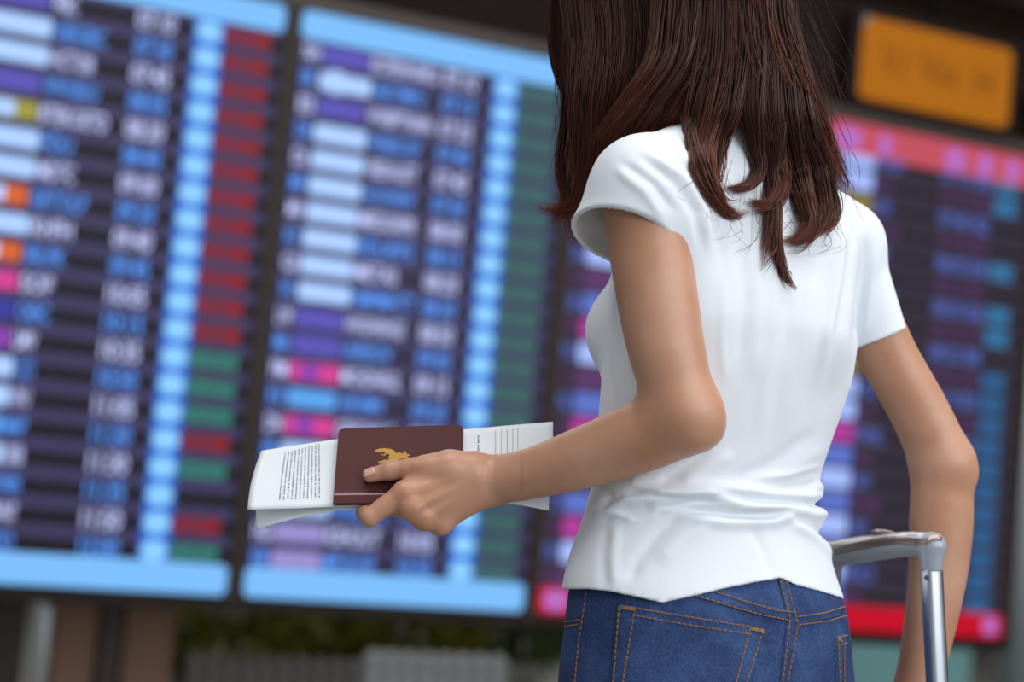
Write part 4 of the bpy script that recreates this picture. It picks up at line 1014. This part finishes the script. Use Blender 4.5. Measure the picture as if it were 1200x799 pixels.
ribbon('inlay', [(978, 647), (1000, 641.5), (1025, 636), (1050, 633), (1070, 635), (1082, 636), (1092, 631), (1100, 630.5), (1104, 632)], [3.5, 4.5, 5, 5, 5, 5, 4.5, 3.5, 2], bronze, 0.6, grip)
# release button on top of the bar
bt = Lp(1036, 623.5, -112); bd = gp[1]-gp[3]; bd /= np.linalg.norm(bd)
btn = ellipsoid(bt-UPL*1.0, [bd, np.cross(UPL, bd)/np.linalg.norm(np.cross(UPL, bd)), UPL], (24, 8, 4.5))
Vt, Ft = mesh_sdf(btn, bt-32, bt+32, 1.3); big_mesh_obj('release_button', l2w(Vt), Ft, mat('button_bronze', '#8f807c', 0.3, metal=0.3, coat=0.3), grip)
# case body, tilted with the poles, standing on its wheels
cx = pr_t-axw*wid/2; ctop = Lpole-4; cbot = Lfloor-58/1.0
def cbox(name, r0, r1, n0, n1, d0, d1, bev, m, parent):
    bm = bmesh.new(); bmesh.ops.create_cube(bm, size=1)
    for v in bm.verts: v.co = ((r0+r1)/2+v.co.x*(r1-r0), (n0+n1)/2+v.co.y*(n1-n0), (d0+d1)/2+v.co.z*(d1-d0))
    bmesh.ops.bevel(bm, geom=bm.edges[:], offset=bev, segments=4, affect='EDGES', profile=0.5); bm.verts.index_update()
    Vc = [cx+axw*v.co.x+axn*v.co.y+pd*v.co.z for v in bm.verts]; Fc = [[v.index for v in f.verts] for f in bm.faces]; bm.free()
    return mesh_obj(name, l2w(Vc), Fc, m, parent, True)
sgn = 1.0 if axn[0] > 0 else -1.0
shellm = mat('charcoal_shell', '#3f444c', 0.35, var=0.06, coat=0.3)
cs = cbox('shell', -175, 175, sgn*(-30) if sgn > 0 else -230, 230 if sgn > 0 else 30, ctop, cbot, 34, shellm, suit)
n_out = -34 if sgn > 0 else 34
for k in range(5):
    x = -120+60*k; a, b = sorted((n_out, n_out+sgn*10)); cbox('rib', x-12, x+12, a, b, ctop+50, cbot-50, 4, shellm, cs)
for sr in (-1, 1):
    for sn in (0, 1):
        nn = sgn*(15+sn*170); c = cx+axw*sr*128+axn*nn+pd*(Lfloor-32)
        # drop or raise to the floor
        c = c-UPL*((height(c)-0.026)/U_)
        ringv = []
        for j, (rr, w) in enumerate(((20, -11), (29, -9), (31, 0), (29, 9), (20, 11))):
            for i in range(20):
                a = 2*math.pi*i/20; ringv.append(c+axw*w+rr*(math.cos(a)*UPL+math.sin(a)*np.cross(axw, UPL)))
        Fw = [(j*20+i, j*20+(i+1) % 20, (j+1)*20+(i+1) % 20, (j+1)*20+i) for j in range(4) for i in range(20)]+[tuple(range(20))[::-1], tuple(80+i for i in range(20))]
        wh = mesh_obj('wheel', l2w(ringv), Fw, mat('wheel_rubber', '#26262a', 0.6), suit, True)
        e0 = c+UPL*10; e1 = cx+axw*sr*128+axn*nn+pd*(cbot-20)
        MB().tube([l2w(e0)[0], l2w(e1)[0]], 0.014, 10).build('fork', shellm, wh, True)

# ------------------------------------------------------------------ hair
def surf(px, py, off):
    P = cast(shirt_solid, [(px, py)], 260, 34)[0]
    return (P[2] if not np.isnan(P[0]) else 0.0)+off
hair_tv = []; HV = []; HF = []; HT = []
def catmull(P, n):
    P = np.array(P, float); m = len(P); E_ = np.concatenate([[2*P[0]-P[1]], P, [2*P[-1]-P[-2]]]); out = []
    for u in np.linspace(0, m-1, n):
        i = min(int(u), m-2); t = u-i; p0, p1, p2, p3 = E_[i:i+4]
        out.append(0.5*((2*p1)+(-p0+p2)*t+(2*p0-5*p1+4*p2-p3)*t*t+(-p0+3*p1-3*p2+p3)*t**3))
    return np.array(out)
nvert = 0
def lock(pts, spread, N, seg=22, rad=0.62, wav=2.0, tip=0.12, depth_f=0.7, raw=False, tmin=0.0):
    """pts: (px, py, z) or (px, py, 's', offset from the shirt); spread: half-widths in px along the lock"""
    global nvert
    C = []
    for p in pts:
        if raw: C.append(np.asarray(p, float)); continue
        z = surf(p[0], p[1], p[3]) if len(p) == 4 else p[2]
        if len(p) == 3 and p[0] > 855 and p[1] > -20: z = z*float(np.interp(p[0], [855, 900, 960], [1, 0.72, 0.45]))
        C.append(Lp(p[0], p[1], z))
    lock_tone = rng.normal()*0.10
    C = catmull(C, seg); T = np.linspace(0, 1, seg)
    sp = np.interp(T, np.linspace(0, 1, len(spread)), spread)
    tg = np.gradient(C, axis=0); tg /= np.linalg.norm(tg, axis=1)[:, None]
    vw = np.array([0, 0, 1.0]); sd = np.cross(tg, vw); sd /= np.linalg.norm(sd, axis=1)[:, None]+1e-6; dp = np.cross(sd, tg)
    for _ in range(N):
        a = rng.uniform(0, 2*math.pi); r = math.sqrt(rng.uniform(0, 1)); ox = r*math.cos(a); oz = r*math.sin(a)*depth_f
        L_ = rng.uniform(0.86, 1.0) if rng.random() < 0.8 else rng.uniform(0.6, 0.95)
        ph = rng.uniform(0, 6.28, 3); fr = rng.uniform(0.5, 1.7, 3); am = wav*rng.uniform(0.4, 1.7)
        w = (np.sin(ph[0]+fr[0]*6.28*T)*0.6+np.sin(ph[1]+fr[1]*9*T)*0.4)*am*(0.35+0.65*T)
        w2 = np.sin(ph[2]+fr[2]*6.28*T)*am*0.6*(0.35+0.65*T)
        P = C+sd*(ox*sp+w)[:, None]+dp*(oz*sp+w2)[:, None]
        k = L_; Pi = np.stack([np.interp(T*k, T, P[:, j]) for j in range(3)], 1)
        rr = rad*rng.uniform(0.6, 1.25)*np.clip((1-T)*4, tip, 1)
        n = len(Pi); V = np.empty((n, 3, 3))
        for j in range(3):
            q = 2*math.pi*j/3+a; V[:, j] = Pi+rr[:, None]*(math.cos(q)*sd+math.sin(q)*dp)
        HV.append(V.reshape(-1, 3)); i = np.arange(n-1)[:, None]*3; base = nvert
        for j in range(3):
            j2 = (j+1) % 3; HF.append(np.concatenate([i+j, i+j2, i+3+j2, i+3+j], 1)+base)
        HT.append(np.repeat(np.clip(tmin+T*k*(1-tmin)+lock_tone+rng.normal()*0.15, 0, 1), 3)); nvert += 3*n
# (a) the sheet falling over the left shoulder, its ends hidden in front of the body
J = lambda a=5: rng.uniform(-a, a)
for xt in np.linspace(672, 862, 26):
    f = (xt-672)/190; j1, j2, j3 = J(7), J(8), J(9); jz = J(6)
    lock([(xt*0.5+395, -185, -60), (xt*0.75+200, -120, -20+30*f), (xt+j1*0.4, -30, 14+34*f+jz), (xt+2+j1, 45, 34+34*f+jz), (xt+4-28*f+j2, 108, 40+38*f+jz), (xt+6-66*f+j3, 155, 24+42*f), (xt+8-104*f+j3, 200, -8+20*f), (xt+8-124*f, 240, -40)], [14, 20, 17, 13, 12, 11, 9, 7], 130, wav=4.5)
for xt in np.linspace(690, 846, 11):               # under layer
    f = (xt-690)/156
    lock([(xt*0.5+392, -170, -80), (xt, -60, -30), (xt+2, 40, 4+44*f), (xt+6-8*f, 105, 14+52*f), (xt+6-48*f, 160, 0+34*f), (xt+4-80*f, 225, -50)], [16, 22, 20, 18, 15, 10], 110, wav=3)
for ph in np.linspace(-2.35, 2.35, 22):            # the crown, hair radiating from the parting
    sn, cs = math.sin(ph), math.cos(ph)
    lock([HP(2*sn, 18-6*cs, 131), HP(52*sn, 6-62*cs, 124), HP(88*sn, -6-100*cs, 84), HP(104*sn, -8-118*cs, 30), HP(110*sn, -10-122*cs, -30), HP(112*sn, -12-120*cs, -80)], [6, 15, 17, 18, 18, 14], 75, seg=18, wav=2.0, raw=True)
# (b) loose front strands at the far left, flicked outwards at the ends
lock([(690, -150, -70), (664, -60, -62), (652, 10, -56), (655, 70, -52), (668, 115, -48), (678, 165, -46), (682, 215, -44)], [10, 13, 9, 9, 9, 8, 6], 200, wav=3)
lock([(700, -150, -70), (676, -40, -60), (668, 40, -50), (672, 100, -44), (682, 150, -44), (684, 200, -44), (674, 236, -44), (650, 247, -46), (626, 242, -48)], [12, 14, 12, 11, 9, 7, 8, 8, 5], 230, wav=3.0, tmin=0.3)
lock([(700, -150, -70), (676, -40, -60), (664, 60, -50), (662, 120, -46), (658, 165, -46), (655, 200, -46), (662, 232, -44), (650, 256, -46), (634, 262, -48)], [10, 12, 9, 6, 5, 5, 6, 5, 3], 34, wav=4.5, tmin=0.25)
lock([(690, -150, -70), (668, -40, -60), (664, 60, -50), (676, 120, -40), (684, 180, -40), (678, 230, -42), (664, 252, -44), (644, 262, -46)], [10, 12, 9, 8, 8, 8, 7, 4], 80, wav=3, tmin=0.25)
lock([(700, -150, -70), (672, -20, -60), (668, 70, -50), (672, 140, -46), (664, 190, -46), (666, 240, -46), (676, 280, -46), (690, 300, -46)], [10, 12, 9, 8, 8, 7, 5, 3], 26, wav=4.5)
# (c) the locks lying on the back
HS = 9
lock([(830, -185, -30), (832, -90, 24), (836, 0, 60), (832, 70, 84), (818, 120, 98), (812, 150, 's', 9), (820, 188, 's', 9), (832, 222, 's', 8), (848, 246, 's', 8), (864, 252, 's', 9), (878, 246, 's', 12)], [14, 22, 22, 20, 14, 9, 8, 8, 7, 5, 2], 210, seg=30, wav=2.2)
lock([(836, -185, -30), (846, -90, 24), (852, 0, 62), (850, 70, 90), (838, 125, 104), (829, 160, 's', 12), (829, 192, 's', 11), (838, 224, 's', 10), (850, 244, 's', 9), (866, 248, 's', 9)], [14, 22, 22, 22, 17, 13, 9, 7, 6, 3], 260, seg=30, wav=2)
lock([(836, -185, -30), (830, -90, 24), (822, 0, 60), (812, 70, 80), (804, 125, 84), (803, 150, 's', 6), (810, 190, 's', 6), (826, 226, 's', 6), (846, 250, 's', 6)], [12, 20, 18, 14, 8, 3, 3, 3, 2], 46, seg=28, wav=2)
lock([(840, -185, -30), (858, -90, 24), (864, 0, 66), (862, 70, 96), (856, 125, 108), (846, 168, 's', 10), (840, 200, 's', 8), (841, 230, 's', 7)], [14, 22, 22, 20, 14, 8, 4, 3], 110, seg=28, wav=2)
lock([(842, -185, -30), (866, -90, 22), (876, 0, 64), (880, 70, 98), (880, 130, 112), (886, 175, 's', 14), (889, 200, 's', 13), (878, 216, 's', 11), (862, 221, 's', 9), (850, 219, 's', 9)], [14, 22, 22, 22, 16, 10, 7, 5, 3, 2], 230, seg=32, wav=2.2)
lock([(844, -185, -30), (872, -90, 20), (888, 0, 60), (896, 70, 94), (900, 140, 110), (908, 190, 's', 18), (914, 220, 's', 17), (902, 238, 's', 13), (888, 238, 's', 11), (876, 233, 's', 10)], [14, 22, 22, 22, 20, 14, 9, 6, 4, 2], 260, seg=32, wav=2.2)
lock([(846, -185, -30), (882, -90, 10), (902, 0, 50), (912, 70, 86), (918, 140, 108), (930, 195, 's', 20), (942, 235, 's', 19), (948, 262, 's', 16), (934, 280, 's', 12), (914, 282, 's', 10)], [14, 22, 22, 22, 22, 18, 13, 9, 6, 3], 300, seg=32, wav=2.4)
lock([(846, -185, -30), (886, -90, 4), (908, 0, 40), (924, 70, 74), (936, 140, 96), (952, 190, 's', 20), (962, 228, 's', 20), (964, 256, 's', 16), (948, 278, 's', 12), (926, 286, 's', 10)], [14, 20, 20, 20, 20, 16, 11, 8, 6, 3], 280, seg=32, wav=2.4)
lock([(846, -185, -34), (888, -90, -6), (912, 0, 26), (930, 70, 56), (946, 140, 80), (962, 190, 's', 22), (974, 228, 's', 20), (978, 252, 's', 16), (970, 266, 's', 12), (956, 272, 's', 10)], [14, 18, 17, 17, 16, 11, 7, 5, 5, 3], 170, seg=32, wav=3)
lock([(846, -185, -34), (884, -90, 2), (904, 0, 46), (908, 80, 84), (906, 150, 108), (906, 200, 's', 16), (908, 245, 's', 13), (908, 275, 's', 10), (914, 305, 's', 8), (922, 326, 's', 8), (934, 341, 's', 10)], [14, 20, 20, 20, 16, 11, 9, 8, 6, 4.5, 2], 230, seg=34, wav=1.8)
lock([(846, -185, -34), (880, -90, 2), (898, 0, 46), (900, 80, 84), (900, 150, 108), (903, 200, 's', 14), (904, 250, 's', 11), (899, 285, 's', 8), (895, 310, 's', 7)], [14, 20, 20, 20, 16, 11, 8, 6, 3], 90, seg=30, wav=2.5)
lock([(846, -185, -40), (886, -90, -10), (908, 0, 10), (922, 60, 20), (940, 110, 26), (958, 160, 20), (974, 196, 14), (990, 222, 4)], [12, 16, 14, 13, 11, 8, 6, 3], 150, seg=28, wav=3.5)
lock([(846, -185, -40), (890, -90, -20), (916, 0, -6), (936, 60, 4), (956, 120, 4), (972, 170, 0), (986, 205, -6), (992, 228, -10)], [10, 12, 9, 9, 9, 9, 6, 4], 60, seg=28, wav=5)
for xt in np.linspace(832, 908, 7):               # under layer of the back
    f = (xt-832)/76
    tail = [(xt+34*f+14, 178, 's', 8), (xt+44*f+12, 215, 's', 7)] if f > 0.62 else []
    lock([(840, -180, -40), (xt, -80, 0), (xt+8*f, 10, 44-20*f), (xt+14*f, 80, 76-20*f), (xt+24*f+(4 if f > 0.62 else -6), 128, 88-10*f)]+tail, [14, 22, 20, 18, 12, 11, 7][:5+len(tail)], 120, seg=24, wav=2.5)
# sweeping top strands crossing the mass
for x0_, x1_, n_ in ((812, 742, 40), (836, 768, 40), (790, 716, 50), (770, 700, 40), (850, 790, 30)):
    lock([(x0_+10, -160, 20), (x0_+6, -60, 52), (x0_, 20, 76), (x0_-8, 70, 90), ((x0_+x1_)/2-2, 115, 90), (x1_+8, 150, 66), (x1_-14, 178, 30)], [10, 14, 10, 8, 7, 6, 6], n_, seg=24, wav=3, tmin=0.3)
for x0_, x1_, n_ in ((870, 905, 26), (895, 945, 26), (915, 962, 22)):
    lock([(x0_-8, -160, 40), (x0_-4, -50, 66), (x0_, 30, 96), ((x0_+x1_)/2, 100, 118), (x1_, 160, 's', 24), (x1_+8, 205, 's', 20), (x1_+2, 235, 's', 14)], [10, 16, 15, 14, 12, 9, 6], n_, seg=24, wav=5, tmin=0.3)
# loose curled ends
for pts, n_ in (([(880, 120, 112), (893, 170, 's', 15), (890, 205, 's', 14), (872, 222, 's', 11), (852, 222, 's', 9)], 10), ([(900, 150, 110), (925, 205, 's', 18), (915, 238, 's', 15), (890, 247, 's', 11), (872, 240, 's', 10)], 12),
                ([(940, 150, 100), (966, 205, 's', 20), (981, 238, 's', 17), (975, 264, 's', 13), (952, 274, 's', 10)], 14), ([(930, 160, 106), (950, 215, 's', 18), (962, 258, 's', 15), (945, 288, 's', 11), (922, 292, 's', 9)], 14),
                ([(905, 220, 's', 14), (906, 270, 's', 11), (898, 300, 's', 8), (890, 322, 's', 7)], 10), ([(812, 130, 92), (806, 165, 's', 8), (816, 205, 's', 8), (836, 238, 's', 8), (856, 250, 's', 10)], 14),
                ([(850, 120, 104), (842, 170, 's', 12), (838, 210, 's', 10), (850, 236, 's', 9), (872, 238, 's', 9)], 12), ([(860, 110, 104), (850, 165, 's', 12), (843, 205, 's', 9), (840, 235, 's', 8)], 10),
                ([(958, 140, 88), (978, 185, 's', 20), (992, 215, 's', 16), (998, 232, 's', 12)], 8), ([(912, 240, 's', 14), (912, 290, 's', 10), (920, 320, 's', 9), (930, 334, 's', 10)], 14)):
    lock(pts, [5, 6, 7, 6, 4], n_, seg=22, rad=0.5, wav=4, tmin=0.55)
# fly-away hairs
for _ in range(70):
    x = rng.uniform(880, 975); y = rng.uniform(40, 180); dx = rng.uniform(5, 40)
    lock([(x-14, y-60, 40), (x+dx*0.4, y, 40), (x+dx, y+40, 36), (x+dx*rng.uniform(0.4, 1.4), y+80, 30)], [3, 4, 5, 5], 1, seg=14, rad=0.32, wav=7)
for _ in range(50):
    x = rng.uniform(815, 990); y = rng.uniform(200, 265)
    lock([(x, y-50, 's', 14), (x+rng.uniform(-12, 12), y, 's', 9), (x+rng.uniform(-26, 26), y+28, 's', 8), (x+rng.uniform(-44, 30), y+40, 's', 7)], [3, 5, 7, 7], 1, seg=14, rad=0.3, wav=4)
for _ in range(40):
    x = rng.uniform(648, 690); y = rng.uniform(60, 190)
    lock([(x+8, y-60, -50), (x, y, -48), (x-rng.uniform(-6, 12), y+40, -46), (x-rng.uniform(-12, 22), y+80, -46)], [3, 4, 5, 5], 1, seg=14, rad=0.32, wav=6)

def hair_material():
    m = bpy.data.materials.new('brown_hair'); m.use_nodes = True; nt = m.node_tree; N = nt.nodes; L = nt.links; b = N['Principled BSDF']
    at = N.new('ShaderNodeAttribute'); at.attribute_name = 'along'
    cr = N.new('ShaderNodeValToRGB'); e = cr.color_ramp.elements; e[0].position = 0.34; e[0].color = rgb('#33201b'); e[1].position = 1.0; e[1].color = rgb('#7a3a28')
    k = cr.color_ramp.elements.new(0.7); k.color = rgb('#4c271e')
    L.new(at.outputs['Fac'], cr.inputs['Fac']); L.new(cr.outputs[0], b.inputs['Base Color'])
    b.inputs['Roughness'].default_value = 0.36; b.inputs['Specular IOR Level'].default_value = 0.55; b.inputs['Specular Tint'].default_value = (1.0, 0.75, 0.65, 1)
    return m
hm = hair_material()
HVa = np.concatenate(HV); HFa = np.concatenate(HF)
hair = big_mesh_obj('hair', l2w(HVa), HFa, hm, person, True)
att = hair.data.attributes.new('along', 'FLOAT', 'POINT'); att.data.foreach_set('value', np.concatenate(HT).astype(np.float32))
hair['kind'] = 'stuff'; hair['label'] = 'long dark brown hair with reddish ends'
cap_f = union([ellipsoid(HP(0, -10, 24), [RGT, hd_f, hd_u], (93, 108, 104)), limb([HP(0, -30, -10), Lp(796, 30, -40), Lp(806, 100, 0)], [78, 56, 30], 6)], [20])
def cap_fn(P):
    d = cap_f(P); front = (P-HP(0, 62, 40).astype(F32))@hd_f.astype(F32)*0.9-(P-HP(0, 62, 40).astype(F32))@hd_u.astype(F32)*0.35
    return np.maximum(d, front)
Vc_, Fc_ = mesh_sdf(cap_fn, HEAD-170-np.array([30, 60, 0]), HEAD+np.array([230, 200, 200.]), 5.0)
mesh_cap = big_mesh_obj('hair_cap', l2w(Vc_), Fc_, mat('hair_under', '#2e1c17', 0.6, var=0.1), hair)
